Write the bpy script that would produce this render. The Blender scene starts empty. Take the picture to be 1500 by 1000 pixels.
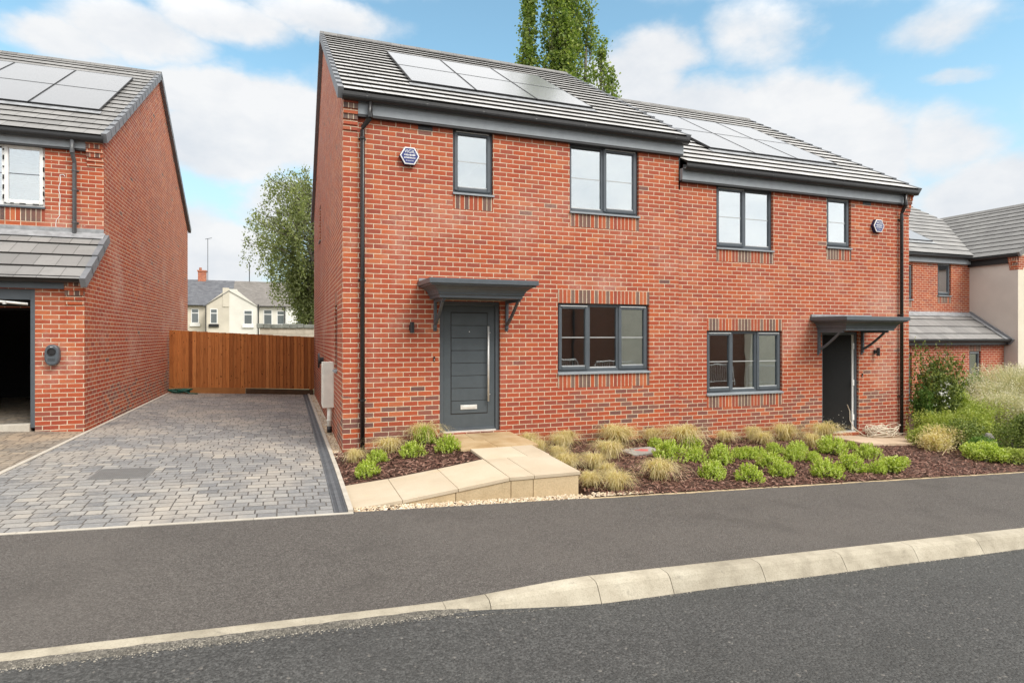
import bpy, bmesh, math, random
from mathutils import Vector, Matrix
import numpy as np

random.seed(11)
R = random.Random(5)
rad = math.radians
scn = bpy.context.scene
COL = scn.collection
P = 5.9286          # party line between the two halves of the pair
DZ = 0.458          # the right half stands this much lower


def lerp(a, b, t):
    return a + (b - a) * t


def sstep(t):
    t = max(0.0, min(1.0, t))
    return t * t * (3 - 2 * t)


# ------------------------------------------------------------------ mesh builder
LOC = {}


class MB:
    def __init__(self):
        self.v, self.f, self.uv, self.m = [], [], [], []

    def poly(self, pts, m=0, uv=None):
        n = len(self.v)
        self.v += [tuple(p) for p in pts]
        self.f.append(tuple(range(n, n + len(pts))))
        self.m.append(m)
        if uv is None:
            a = Vector(pts[1]) - Vector(pts[0])
            b = Vector(pts[2]) - Vector(pts[0])
            c = a.cross(b)
            ax, ay, az = abs(c.x), abs(c.y), abs(c.z)
            if az >= ax and az >= ay:
                uv = [(p[0], p[1]) for p in pts]
            elif ay >= ax:
                uv = [(p[0], p[2]) for p in pts]
            else:
                uv = [(p[1], p[2]) for p in pts]
        self.uv.append(uv)

    def hexa(self, c, m=0, skip=()):
        # c: 8 corners, bottom ring 0-3, top ring 4-7
        for i, q in enumerate(((3, 2, 1, 0), (4, 5, 6, 7), (0, 1, 5, 4), (1, 2, 6, 5), (2, 3, 7, 6), (3, 0, 4, 7))):
            if i not in skip:
                self.poly([c[k] for k in q], m)

    def mbox(self, M, u0, u1, d0, d1, z0, z1, m=0, skip=()):
        self.hexa([M(u0, d0, z0), M(u1, d0, z0), M(u1, d1, z0), M(u0, d1, z0),
                   M(u0, d0, z1), M(u1, d0, z1), M(u1, d1, z1), M(u0, d1, z1)], m, skip)

    def box(self, x0, x1, y0, y1, z0, z1, m=0, skip=()):
        self.mbox(lambda u, d, z: (u, d, z), x0, x1, y0, y1, z0, z1, m, skip)

    def extrude(self, prof, T, a, b, m=0):
        # prof: 2D closed profile (p, q); T(t, p, q) -> world
        n = len(prof)
        for i in range(n):
            p, q = prof[i], prof[(i + 1) % n]
            self.poly([T(a, *p), T(b, *p), T(b, *q), T(a, *q)], m)
        self.poly([T(a, *p) for p in prof], m)
        self.poly([T(b, *p) for p in reversed(prof)], m)

    def tube(self, path, r, n=8, m=0, cap=True):
        path = [Vector(p) for p in path]
        rr = r if isinstance(r, (list, tuple)) else [r] * len(path)
        rings = []
        for i, p in enumerate(path):
            t = (path[min(i + 1, len(path) - 1)] - path[max(i - 1, 0)]).normalized()
            ref = Vector((0, 0, 1)) if abs(t.z) < 0.9 else Vector((1, 0, 0))
            a = t.cross(ref).normalized()
            b = t.cross(a)
            rings.append([p + (a * math.cos(k * 2 * math.pi / n) + b * math.sin(k * 2 * math.pi / n)) * rr[i] for k in range(n)])
        base = len(self.v)
        for ring in rings:
            self.v += [tuple(q) for q in ring]
        for i in range(len(path) - 1):
            for k in range(n):
                k2 = (k + 1) % n
                q = (base + i * n + k, base + i * n + k2, base + (i + 1) * n + k2, base + (i + 1) * n + k)
                self.f.append(q)
                self.m.append(m)
                self.uv.append([(self.v[j][0], self.v[j][2]) for j in q])
        if cap:
            for i0 in (0, len(path) - 1):
                q = tuple(base + i0 * n + k for k in range(n))
                self.f.append(q)
                self.m.append(m)
                self.uv.append([(self.v[j][0], self.v[j][2]) for j in q])

    def wall(self, M, u0, u1, z0, z1, holes=(), depth=0.1, m=0):
        # sheet with rectangular holes and reveals; M(u, d, z), d outward
        us = sorted({u0, u1, *[h[0] for h in holes], *[h[1] for h in holes]})
        zs = sorted({z0, z1, *[h[2] for h in holes], *[h[3] for h in holes]})
        for i in range(len(us) - 1):
            for j in range(len(zs) - 1):
                uc, zc = (us[i] + us[i + 1]) / 2, (zs[j] + zs[j + 1]) / 2
                if any(h[0] < uc < h[1] and h[2] < zc < h[3] for h in holes):
                    continue
                a, b, c, d = us[i], us[i + 1], zs[j], zs[j + 1]
                self.poly([M(a, 0, c), M(b, 0, c), M(b, 0, d), M(a, 0, d)], m, [(a, c), (b, c), (b, d), (a, d)])
        for a, b, c, d in holes:
            for (p, q) in (((a, c), (a, d)), ((b, c), (b, d)), ((a, c), (b, c)), ((a, d), (b, d))):
                self.poly([M(p[0], 0, p[1]), M(q[0], 0, q[1]), M(q[0], -depth, q[1]), M(p[0], -depth, p[1])], m)

    def build(self, name, mats, parent=None, smooth=False, normals=True, merge=False):
        me = bpy.data.meshes.new(name)
        o = bpy.data.objects.new(name, me)
        off = Vector(LOC.get(parent.name, (0, 0, 0))) if parent else Vector((0, 0, 0))
        me.from_pydata([(a - off.x, b - off.y, c - off.z) for a, b, c in self.v], [], self.f)
        uvl = me.uv_layers.new(name="UVMap")
        flat = [c for face in self.uv for p in face for c in p]
        uvl.data.foreach_set("uv", flat)
        me.polygons.foreach_set("material_index", self.m)
        if not isinstance(mats, (list, tuple)):
            mats = [mats]
        for q in mats:
            me.materials.append(q)
        if normals:
            bm = bmesh.new()
            bm.from_mesh(me)
            bmesh.ops.remove_doubles(bm, verts=bm.verts, dist=0.00005)
            bmesh.ops.recalc_face_normals(bm, faces=bm.faces)
            bm.to_mesh(me)
            bm.free()
        if smooth:
            me.polygons.foreach_set("use_smooth", [True] * len(me.polygons))
        me.update()
        COL.objects.link(o)
        if parent:
            o.parent = parent
            LOC[o.name] = tuple(off)
        return o


def bevel(o, w=0.006, seg=2):
    md = o.modifiers.new("bevel", "BEVEL")
    md.width = w
    md.segments = seg
    md.limit_method = 'ANGLE'
    return o


def tag(o, label=None, cat=None, group=None, kind=None):
    if label: o["label"] = label
    if cat: o["category"] = cat
    if group: o["group"] = group
    if kind: o["kind"] = kind
    return o


def thing(name, label, cat, loc, group=None):
    o = bpy.data.objects.new(name, None)
    o.empty_display_size = 0.3
    o.location = loc
    COL.objects.link(o)
    LOC[o.name] = tuple(loc)
    return tag(o, label, cat, group)


def struct(o, kind="structure"):
    o["kind"] = kind
    return o


# ------------------------------------------------------------------ node helpers
class NT:
    def __init__(self, name):
        self.mat = bpy.data.materials.new(name)
        self.mat.use_nodes = True
        self.t = self.mat.node_tree
        self.t.nodes.clear()
        self.out = self.t.nodes.new("ShaderNodeOutputMaterial")
        self.b = None

    def n(self, typ, **kw):
        nd = self.t.nodes.new("ShaderNode" + typ)
        for k, v in kw.items():
            setattr(nd, k, v)
        return nd

    def link(self, a, b):
        self.t.links.new(a, b)

    def put(self, sock, v):
        if isinstance(v, bpy.types.NodeSocket):
            self.link(v, sock)
        elif v is not None:
            if sock.type == 'RGBA' and not hasattr(v, '__len__'):
                v = (v, v, v, 1)
            elif sock.type == 'RGBA' and len(v) == 3:
                v = (*v, 1)
            sock.default_value = v

    def m(self, op, a, b=None, c=None, clamp=False):
        nd = self.n("Math", operation=op, use_clamp=clamp)
        for i, v in enumerate((a, b, c)):
            self.put(nd.inputs[i], v)
        return nd.outputs[0]

    def mix(self, f, a, b, blend='MIX'):
        nd = self.n("Mix", data_type='RGBA', blend_type=blend)
        self.put(nd.inputs[0], f)
        self.put(nd.inputs[6], a)
        self.put(nd.inputs[7], b)
        return nd.outputs[2]

    def ss(self, x, a, b, lo=0.0, hi=1.0):
        nd = self.n("MapRange", interpolation_type='SMOOTHSTEP')
        self.put(nd.inputs[0], x)
        for i, v in enumerate((a, b, lo, hi)):
            self.put(nd.inputs[1 + i], v)
        return nd.outputs[0]

    def noise(self, vec, scale, detail=3, rough=0.55, dim='3D'):
        nd = self.n("TexNoise", noise_dimensions=dim)
        self.put(nd.inputs["Vector"], vec)
        nd.inputs["Scale"].default_value = scale
        nd.inputs["Detail"].default_value = detail
        nd.inputs["Roughness"].default_value = rough
        return nd.outputs[0]

    def vor(self, vec, scale, feature='F1', out=0, rnd=1.0):
        nd = self.n("TexVoronoi", feature=feature)
        self.put(nd.inputs["Vector"], vec)
        nd.inputs["Scale"].default_value = scale
        nd.inputs["Randomness"].default_value = rnd
        return nd.outputs[out]

    def white(self, a, b, c=0.0):
        cb = self.n("CombineXYZ")
        self.put(cb.inputs[0], a)
        self.put(cb.inputs[1], b)
        self.put(cb.inputs[2], c)
        nd = self.n("TexWhiteNoise", noise_dimensions='3D')
        self.link(cb.outputs[0], nd.inputs[0])
        return nd.outputs[0], nd.outputs[1]

    def ramp(self, f, stops, interp='LINEAR'):
        nd = self.n("ValToRGB")
        cr = nd.color_ramp
        cr.interpolation = interp
        while len(cr.elements) < len(stops):
            cr.elements.new(0.5)
        for e, (p, c) in zip(cr.elements, stops):
            e.position = p
            e.color = (*c, 1)
        self.put(nd.inputs[0], f)
        return nd.outputs[0]

    def uv(self):
        nd = self.n("UVMap")
        s = self.n("SeparateXYZ")
        self.link(nd.outputs[0], s.inputs[0])
        return nd.outputs[0], s.outputs[0], s.outputs[1]

    def pos(self):
        return self.n("NewGeometry").outputs["Position"]

    def objc(self):
        return self.n("TexCoord").outputs["Object"]

    def bump(self, h, strength=0.3, dist=0.01):
        nd = self.n("Bump")
        nd.inputs["Strength"].default_value = strength
        nd.inputs["Distance"].default_value = dist
        self.put(nd.inputs["Height"], h)
        return nd.outputs[0]

    def pbr(self, col, rough=0.7, metal=0.0, spec=0.4, normal=None, coat=None):
        b = self.n("BsdfPrincipled")
        self.put(b.inputs["Base Color"], col)
        self.put(b.inputs["Roughness"], rough)
        self.put(b.inputs["Metallic"], metal)
        self.put(b.inputs["Specular IOR Level"], spec)
        if normal is not None:
            self.link(normal, b.inputs["Normal"])
        if coat:
            self.put(b.inputs["Coat Weight"], coat)
        self.link(b.outputs[0], self.out.inputs[0])
        self.b = b
        return self.mat

    def cells(self, u, v, w, h, stagger, vary=False, seed=0.0):
        # running-bond cells: returns random value, random colour, distance to the joint
        row = self.m('FLOOR', self.m('DIVIDE', v, h))
        if vary:
            r1, _ = self.white(row, 7.7, seed)
            r2, _ = self.white(row, 3.1, seed + 4)
            ww = self.m('ADD', self.m('MULTIPLY', r1, w * 0.5), w * 0.78)
            uo = self.m('ADD', self.m('DIVIDE', u, ww), self.m('MULTIPLY', r2, 9.0))
        else:
            ww = w
            uo = self.m('ADD', self.m('DIVIDE', u, w), self.m('MULTIPLY', self.m('FLOORED_MODULO', row, 2.0), stagger))
        col = self.m('FLOOR', uo)
        fu = self.m('MULTIPLY', self.m('SUBTRACT', uo, col), ww)
        fv = self.m('SUBTRACT', v, self.m('MULTIPLY', row, h))
        du = self.m('MINIMUM', fu, self.m('SUBTRACT', ww, fu))
        dv = self.m('MINIMUM', fv, self.m('SUBTRACT', h, fv))
        d = self.m('MINIMUM', du, dv)
        val, colr = self.white(col, row, seed)
        return val, colr, d, row, col


def plain(name, c, rough=0.6, metal=0.0, spec=0.4, vary=0.06, scale=8.0, bumpy=0.0, bscale=60):
    t = NT(name)
    p = t.objc()
    nz = t.noise(p, scale, 4)
    f = t.ss(nz, 0.3, 0.7, 1 - vary, 1 + vary)
    hsv = t.n("HueSaturation")
    t.put(hsv.inputs["Color"], c)
    t.link(f, hsv.inputs["Value"])
    nm = None
    if bumpy:
        nm = t.bump(t.noise(p, bscale, 4), bumpy, 0.01)
    rr = t.ss(t.noise(p, scale * 2.3, 3), 0.3, 0.7, max(0.02, rough - 0.07), min(1, rough + 0.07))
    return t.pbr(hsv.outputs[0], rr, metal, spec, nm)


def brick_mat(name, base=0.0, dark_h=0.7, stagger=0.5, soldier=False, dull=0.0, seed=0.0, efflo=1.0, dullc=(0.33, 0.17, 0.14), dark_p=0.44):
    t = NT(name)
    uvv, u, v = t.uv()
    p = t.pos()
    if soldier:
        u, v = v, u
        val, colr, d, row, col = t.cells(t.m('ADD', u, 5.0), v, 9.0, 0.075, 0.0, seed=seed)
        val, colr = t.white(row, 1.0, seed)
    else:
        val, colr, d, row, col = t.cells(u, v, 0.225, 0.075, stagger, seed=seed)
    wob = t.m('MULTIPLY', t.m('SUBTRACT', t.noise(p, 55, 2), 0.5), 0.004)
    d = t.m('ADD', d, wob)
    mask = t.ss(d, 0.0036, 0.0068)
    reds = [(0.0, (0.42, 0.080, 0.029)), (0.16, (0.33, 0.062, 0.030)), (0.32, (0.48, 0.110, 0.036)),
            (0.5, (0.37, 0.070, 0.032)), (0.66, (0.46, 0.094, 0.029)), (0.82, (0.29, 0.062, 0.036)), (0.95, (0.49, 0.140, 0.055))]
    c = t.ramp(val, reds, 'LINEAR')
    sv = t.n("SeparateXYZ")
    t.link(colr, sv.inputs[0])
    darkc = t.mix(sv.outputs[1], (0.125, 0.068, 0.062), (0.215, 0.105, 0.08))
    if soldier:
        pr = 0.52
        darkc = t.mix(sv.outputs[1], (0.105, 0.075, 0.068), (0.20, 0.135, 0.105))
    else:
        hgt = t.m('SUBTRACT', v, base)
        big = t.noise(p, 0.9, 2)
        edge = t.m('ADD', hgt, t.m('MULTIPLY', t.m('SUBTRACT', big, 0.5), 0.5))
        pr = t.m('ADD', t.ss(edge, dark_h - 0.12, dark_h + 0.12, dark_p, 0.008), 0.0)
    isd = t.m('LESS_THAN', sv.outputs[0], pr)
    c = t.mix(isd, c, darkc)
    # fired blotches inside each brick
    bl = t.noise(p, 28, 4, 0.65)
    c = t.mix(t.ss(bl, 0.35, 0.75, 0.0, 0.30), c, (0.24, 0.075, 0.05))
    c = t.mix(t.ss(t.noise(p, 45, 4, 0.7), 0.55, 0.75, 0, 0.4), c, (0.55, 0.22, 0.12))
    c = t.mix(t.ss(t.noise(p, 1.4, 5, 0.6), 0.45, 0.7, 0, 0.28), c, (0.27, 0.07, 0.045))
    # lime bloom in cloudy patches of its own shape, and washed patches lower down
    if not soldier:
        cloud = t.noise(p, 0.75, 5, 0.62)
        band = t.m('MULTIPLY', t.ss(v, 0.3, 1.2), t.ss(v, 4.6, 2.2))
        bloom = t.m('MULTIPLY', t.ss(cloud, 0.49, 0.68), t.m('ADD', t.m('MULTIPLY', band, 0.85), 0.15))
        streak = t.noise(p, 14, 4, 0.7)
        bloom = t.m('MULTIPLY', bloom, t.ss(streak, 0.3, 0.62, 0.25, 1.0))
        c = t.mix(t.m('MULTIPLY', bloom, 0.50 * efflo), c, (0.60, 0.40, 0.33))
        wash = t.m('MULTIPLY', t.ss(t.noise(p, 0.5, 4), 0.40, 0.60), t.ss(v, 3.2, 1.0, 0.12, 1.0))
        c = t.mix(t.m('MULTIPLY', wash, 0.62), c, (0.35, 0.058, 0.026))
        # stray lime spots
        sp = t.vor(p, 7.0)
        c = t.mix(t.m('MULTIPLY', t.ss(sp, 0.055, 0.03), 0.55), c, (0.75, 0.62, 0.55))
    mort = t.ramp(t.noise(p, 9, 4), [(0.25, (0.50, 0.40, 0.28)), (0.7, (0.78, 0.67, 0.50))])
    if dull:
        c = t.mix(dull, c, dullc)
        mort = t.mix(dull, mort, (0.20, 0.15, 0.11))
    col2 = t.mix(mask, mort, c)
    h = t.m('ADD', t.m('MULTIPLY', mask, 1.0), t.m('MULTIPLY', t.noise(p, 160, 3), 0.25))
    nm = t.bump(h, 0.55, 0.006)
    return t.pbr(col2, t.ss(t.noise(p, 3, 3), 0.3, 0.7, 0.62, 0.9), 0, 0.35, nm)


def tile_mat(name, c0, c1, w=0.30, g=0.338):
    t = NT(name)
    uvv, u, v = t.uv()
    p = t.pos()
    val, colr, d, row, col = t.cells(u, t.m('ADD', v, 0.0005), w, g, 0.5)
    row_d = t.cells(u, t.m('ADD', v, 0.0005), w, 50.0, 0.5)
    uo = t.m('ADD', t.m('DIVIDE', u, w), t.m('MULTIPLY', t.m('FLOORED_MODULO', row, 2.0), 0.5))
    fu = t.m('MULTIPLY', t.m('FRACT', uo), w)
    du = t.m('MINIMUM', fu, t.m('SUBTRACT', w, fu))
    joint = t.ss(du, 0.0015, 0.006)
    c = t.mix(val, c0, c1)
    c = t.mix(t.ss(t.noise(p, 2.2, 5, 0.65), 0.45, 0.75, 0, 0.4), c, tuple(k * 0.72 for k in c0))
    c = t.mix(t.ss(t.noise(p, 30, 4), 0.5, 0.8, 0, 0.4), c, (0.16, 0.15, 0.14))
    c = t.mix(joint, (0.06, 0.058, 0.055), c)
    nm = t.bump(t.noise(p, 120, 3), 0.2, 0.004)
    return t.pbr(c, 0.62, 0, 0.5, nm)


def paver_mat(name, tint=(1, 1, 1), dusty=0.0):
    t = NT(name)
    uvv, u, v = t.uv()
    p = t.pos()
    val, colr, d, row, col = t.cells(u, v, 0.165, 0.138, 0.5, vary=True, seed=2.0)
    d = t.m('ADD', d, t.m('MULTIPLY', t.m('SUBTRACT', t.noise(p, 40, 2), 0.5), 0.006))
    mask = t.ss(d, 0.002, 0.0105)
    c = t.ramp(val, [(0.0, (0.14, 0.143, 0.148)), (0.25, (0.245, 0.242, 0.238)), (0.5, (0.18, 0.182, 0.186)),
                     (0.7, (0.32, 0.31, 0.29)), (0.86, (0.20, 0.203, 0.207)), (1.0, (0.38, 0.35, 0.305))])
    big = t.noise(p, 0.7, 4, 0.6)
    c = t.mix(t.ss(big, 0.42, 0.66, 0, 0.5 + dusty), c, (0.46, 0.40, 0.325))
    c = t.mix(t.ss(t.noise(p, 1.9, 4), 0.55, 0.75, 0, 0.5), c, (0.115, 0.12, 0.13))
    c = t.mix(t.ss(t.noise(p, 38, 5, 0.75), 0.45, 0.75, 0, 0.5), c, (0.44, 0.42, 0.38))
    c = t.mix(t.ss(t.noise(p, 24, 4, 0.7), 0.52, 0.75, 0, 0.5), c, (0.09, 0.09, 0.09))
    c = t.mix(t.ss(t.noise(p, 5.5, 5, 0.7), 0.62, 0.74, 0, 0.4), c, (0.55, 0.50, 0.43))
    jc = t.ramp(t.noise(p, 12, 3), [(0.3, (0.040, 0.038, 0.036)), (0.7, (0.15, 0.135, 0.115))])
    c = t.mix(mask, jc, c)
    c = t.mix(1.0, c, (*tint, 1), 'MULTIPLY')
    h = t.m('ADD', mask, t.m('MULTIPLY', t.noise(p, 130, 3), 0.3))
    h = t.m('ADD', h, t.m('MULTIPLY', val, 0.35))
    return t.pbr(c, 0.78, 0, 0.35, t.bump(h, 0.6, 0.008))


def asphalt_mat(name, c, c2, grain, bstr, warm=(0.3, 0.27, 0.23)):
    t = NT(name)
    p = t.pos()
    n1 = t.noise(p, grain, 3, 0.75)
    vv = t.vor(p, grain * 0.9)
    vcol = t.n("TexVoronoi")
    t.link(p, vcol.inputs["Vector"])
    vcol.inputs["Scale"].default_value = grain * 0.9
    s = t.n("SeparateXYZ")
    t.link(vcol.outputs["Color"], s.inputs[0])
    col = t.mix(t.ss(s.outputs[0], 0.1, 0.95), c, c2)
    col = t.mix(t.ss(n1, 0.40, 0.66, 0.0, 0.8), col, tuple(k * 0.40 for k in c))
    col = t.mix(t.ss(t.noise(p, 0.55, 5, 0.6), 0.4, 0.68, 0, 0.35), col, warm)
    col = t.mix(t.ss(t.noise(p, 1.3, 5, 0.65), 0.48, 0.72, 0, 0.38), col, tuple(k * 0.62 for k in c))
    col = t.mix(t.ss(t.noise(p, 0.23, 3, 0.5), 0.45, 0.7, 0, 0.25), col, tuple(k * 1.5 for k in c))
    col = t.mix(t.ss(s.outputs[1], 0.985, 0.995, 0, 0.22), col, (0.45, 0.41, 0.36))
    h = t.m('ADD', t.m('MULTIPLY', vv, -1.0), t.m('MULTIPLY', n1, 0.8))
    return t.pbr(col, 0.82, 0, 0.3, t.bump(h, bstr, 0.014))


def stone_mat(name, stops, scale=3.0, grain=140, bstr=0.25, streak=None, rough=0.8):
    t = NT(name)
    p = t.pos()
    c = t.ramp(t.noise(p, scale, 6, 0.62), stops)
    ri = t.n("NewGeometry").outputs["Random Per Island"]
    c = t.mix(t.ss(t.noise(p, grain, 3, 0.7), 0.42, 0.8, 0, 0.45), c, tuple(k * 0.62 for k in stops[0][1]))
    if streak:
        c = t.mix(t.ss(t.noise(p, scale * 2.7, 5, 0.7), 0.58, 0.72, 0, 0.5), c, streak)
    hsv = t.n("HueSaturation")
    t.link(c, hsv.inputs["Color"])
    t.link(t.m('ADD', t.m('MULTIPLY', ri, 0.16), 0.92), hsv.inputs["Value"])
    return t.pbr(hsv.outputs[0], rough, 0, 0.3, t.bump(t.noise(p, grain * 0.7, 4, 0.7), bstr, 0.006))


def leaf_mat(name, stops, trans=0.35, tone=0.35, rough=0.5):
    t = NT(name)
    g = t.n("NewGeometry")
    c = t.ramp(g.outputs["Random Per Island"], stops)
    c = t.mix(t.ss(t.noise(g.outputs["Position"], 1.7, 2), 0.35, 0.7, 0, tone), c, stops[0][1])
    a = t.n("BsdfPrincipled")
    t.link(c, a.inputs["Base Color"])
    a.inputs["Roughness"].default_value = rough
    a.inputs["Specular IOR Level"].default_value = 0.25
    b = t.n("BsdfTranslucent")
    t.link(t.mix(1.0, c, (1.15, 1.2, 0.6, 1), 'MULTIPLY'), b.inputs[0])
    mx = t.n("MixShader")
    mx.inputs[0].default_value = trans
    t.link(a.outputs[0], mx.inputs[1])
    t.link(b.outputs[0], mx.inputs[2])
    t.link(mx.outputs[0], t.out.inputs[0])
    return t.mat


def island_mat(name, stops, rough=0.85):
    t = NT(name)
    g = t.n("NewGeometry")
    c = t.ramp(g.outputs["Random Per Island"], stops)
    c = t.mix(t.ss(t.noise(g.outputs["Position"], 60, 3), 0.4, 0.75, 0, 0.35), c, tuple(k * 0.5 for k in stops[0][1]))
    return t.pbr(c, rough, 0, 0.3)


def glass_mat(name, base=0.42, tint=(0.75, 0.8, 0.8)):
    t = NT(name)
    p = t.pos()
    gl = t.n("BsdfGlossy")
    gl.inputs["Roughness"].default_value = 0.012
    gl.inputs["Color"].default_value = (0.93, 0.97, 1.0, 1)
    t.link(t.bump(t.noise(p, 1.6, 2), 0.05, 0.02), gl.inputs["Normal"])
    tr = t.n("BsdfTransparent")
    tr.inputs[0].default_value = (*tint, 1)
    lw = t.n("LayerWeight")
    lw.inputs[0].default_value = 0.35
    f = t.m('ADD', t.m('MULTIPLY', lw.outputs["Facing"], 0.5), base, clamp=True)
    mx = t.n("MixShader")
    t.link(f, mx.inputs[0])
    t.link(tr.outputs[0], mx.inputs[1])
    t.link(gl.outputs[0], mx.inputs[2])
    t.link(mx.outputs[0], t.out.inputs[0])
    return t.mat


def fence_mat():
    t = NT("stained_fence_timber")
    p = t.pos()
    s = t.n("SeparateXYZ")
    t.link(p, s.inputs[0])
    ri = t.n("NewGeometry").outputs["Random Per Island"]
    cb = t.n("CombineXYZ")
    t.link(t.m('ADD', t.m('MULTIPLY', s.outputs[0], 22.0), t.m('MULTIPLY', ri, 40.0)), cb.inputs[0])
    t.link(t.m('MULTIPLY', s.outputs[2], 1.4), cb.inputs[1])
    grain = t.noise(cb.outputs[0], 2.2, 5, 0.6)
    c = t.ramp(ri, [(0, (0.25, 0.083, 0.025)), (0.3, (0.58, 0.225, 0.068)), (0.6, (0.37, 0.130, 0.038)), (1, (0.64, 0.265, 0.088))])
    c = t.mix(t.ss(grain, 0.45, 0.75, 0, 0.55), c, (0.13, 0.036, 0.010))
    cb2 = t.n("CombineXYZ")
    t.link(t.m('MULTIPLY', s.outputs[0], 10.0), cb2.inputs[0])
    t.link(t.m('MULTIPLY', s.outputs[2], 6.0), cb2.inputs[1])
    kn = t.vor(cb2.outputs[0], 1.0)
    c = t.mix(t.ss(kn, 0.17, 0.08, 0, 0.85), c, (0.055, 0.016, 0.006))
    return t.pbr(c, 0.75, 0, 0.25, t.bump(grain, 0.3, 0.004))


# ------------------------------------------------------------------ materials
M_ = {}
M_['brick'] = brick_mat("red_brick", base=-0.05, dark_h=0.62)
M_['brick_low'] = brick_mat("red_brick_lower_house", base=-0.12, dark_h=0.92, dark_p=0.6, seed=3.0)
M_['brick_left'] = brick_mat("red_brick_left_house", base=0.0, dark_h=0.55, seed=9.0, efflo=1.3)
M_['brick_far'] = brick_mat("red_brick_right_house", base=-1.0, dark_h=0.2, seed=5.0)
M_['brick_opp'] = brick_mat('dark_brown_brick', base=-20, dull=0.78, seed=6.0, efflo=0.2, dullc=(0.06, 0.034, 0.024))
M_['soldier'] = brick_mat("soldier_brick", soldier=True, seed=1.0)
M_['tile'] = tile_mat("grey_concrete_tile", (0.40, 0.392, 0.38), (0.56, 0.548, 0.53))
M_['tile_left'] = tile_mat("grey_concrete_tile_left", (0.205, 0.20, 0.193), (0.30, 0.292, 0.28))
M_['tile_dark'] = tile_mat("grey_concrete_tile_wing", (0.16, 0.155, 0.15), (0.22, 0.215, 0.205))
M_['tile_edge_shade'] = plain("tile_front_edge_shade", (0.020, 0.018, 0.016), 0.85)  # shade under each tile course, painted as a near-black edge colour
M_['verge'] = plain("verge_cap", (0.19, 0.20, 0.215), 0.5)
M_['slate'] = tile_mat("welsh_slate", (0.10, 0.105, 0.12), (0.17, 0.175, 0.19), 0.3, 0.2)
M_['slate_b'] = tile_mat("brown_grey_tile", (0.17, 0.155, 0.14), (0.25, 0.23, 0.21), 0.3, 0.2)
M_['grey'] = plain("anthracite_grey", (0.082, 0.097, 0.112), 0.42, spec=0.5)
M_['grey_soft'] = plain("anthracite_fascia", (0.27, 0.295, 0.315), 0.5, spec=0.4)
M_['doorgrey'] = plain("anthracite_door", (0.072, 0.088, 0.100), 0.45, spec=0.5, bumpy=0.05, bscale=90)
M_['gutter'] = plain("black_plastic", (0.018, 0.018, 0.019), 0.38, spec=0.5)
M_['pipe'] = plain("black_downpipe", (0.020, 0.019, 0.019), 0.32, spec=0.5)
M_['pipe_grey'] = plain("grey_downpipe", (0.09, 0.095, 0.10), 0.35, spec=0.5)
M_['steel'] = plain("brushed_steel", (0.78, 0.77, 0.74), 0.5, metal=0.55)
M_['white'] = plain("white_plastic", (0.80, 0.80, 0.78), 0.4)
M_['offwhite'] = plain("cream_plastic", (0.80, 0.78, 0.70), 0.5)
M_['blackface'] = plain("black_dusty_door", (0.014, 0.015, 0.016), 0.5, spec=0.4)
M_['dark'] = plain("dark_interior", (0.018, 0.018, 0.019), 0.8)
M_['inner'] = plain("painted_plaster", (0.60, 0.62, 0.58), 0.9)
M_['floor'] = plain("interior_floor", (0.30, 0.27, 0.23), 0.8)
M_['glass'] = glass_mat("window_glass", 0.30)
M_['glass_up'] = glass_mat("upper_window_glass", 0.40)
M_['bar'] = plain("glazing_bar", (0.42, 0.44, 0.44), 0.4)
M_['beading'] = plain("pale_glazing_bead", (0.55, 0.57, 0.57), 0.35)
M_['blue'] = plain("blue_enamel", (0.028, 0.04, 0.17), 0.35, spec=0.5)
M_['navy'] = plain("dark_blue_plastic", (0.012, 0.014, 0.06), 0.4)
M_['lead'] = plain("lead_flashing", (0.30, 0.31, 0.32), 0.55, vary=0.2)
M_['render'] = plain("beige_render", (0.58, 0.525, 0.475), 0.95, vary=0.05, scale=1.2, bumpy=0.15)
M_['cream'] = plain("cream_render", (0.72, 0.66, 0.53), 0.9, vary=0.06, scale=1.2)
M_['cottage'] = plain("weathered_cream_paint", (0.62, 0.57, 0.47), 0.9, vary=0.12, scale=0.5)
M_['cottage_b'] = plain("pale_cream_paint", (0.70, 0.68, 0.61), 0.9, vary=0.08, scale=0.5)
M_['limestone'] = plain("white_painted_wall", (0.80, 0.79, 0.75), 0.9)
M_['pane_far'] = plain("far_window_pane", (0.13, 0.15, 0.155), 0.15, spec=0.7)
M_['chimney'] = brick_mat("chimney_brick", base=-20, seed=8.0)
M_['fence'] = fence_mat()
M_['board_new'] = stone_mat("pale_gravel_board", [(0.3, (0.30, 0.125, 0.04)), (0.7, (0.42, 0.19, 0.065))], 4, 60)
M_['board_old'] = stone_mat("dark_gravel_board", [(0.3, (0.05, 0.030, 0.018)), (0.7, (0.11, 0.06, 0.03))], 4, 60)
M_['paver'] = paver_mat("grey_block_paving")
M_['paver_b'] = paver_mat("dusty_block_paving", (1.0, 0.88, 0.74), 0.25)
M_['pavement'] = asphalt_mat("pavement_asphalt", (0.126, 0.114, 0.103), (0.218, 0.200, 0.182), 110, 1.0, (0.178, 0.160, 0.142))
M_['road'] = asphalt_mat("road_asphalt", (0.074, 0.074, 0.071), (0.122, 0.121, 0.116), 62, 1.0, (0.090, 0.089, 0.084))
M_['kerb'] = stone_mat("kerb_concrete", [(0.25, (0.25, 0.22, 0.165)), (0.5, (0.42, 0.375, 0.29)), (0.75, (0.53, 0.485, 0.385))], 3.4, 90, 0.6, (0.19, 0.172, 0.14))
M_['haunch'] = asphalt_mat('kerb_haunch_grit', (0.15, 0.14, 0.12), (0.34, 0.31, 0.26), 90, 1.0, (0.25, 0.22, 0.18))
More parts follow.
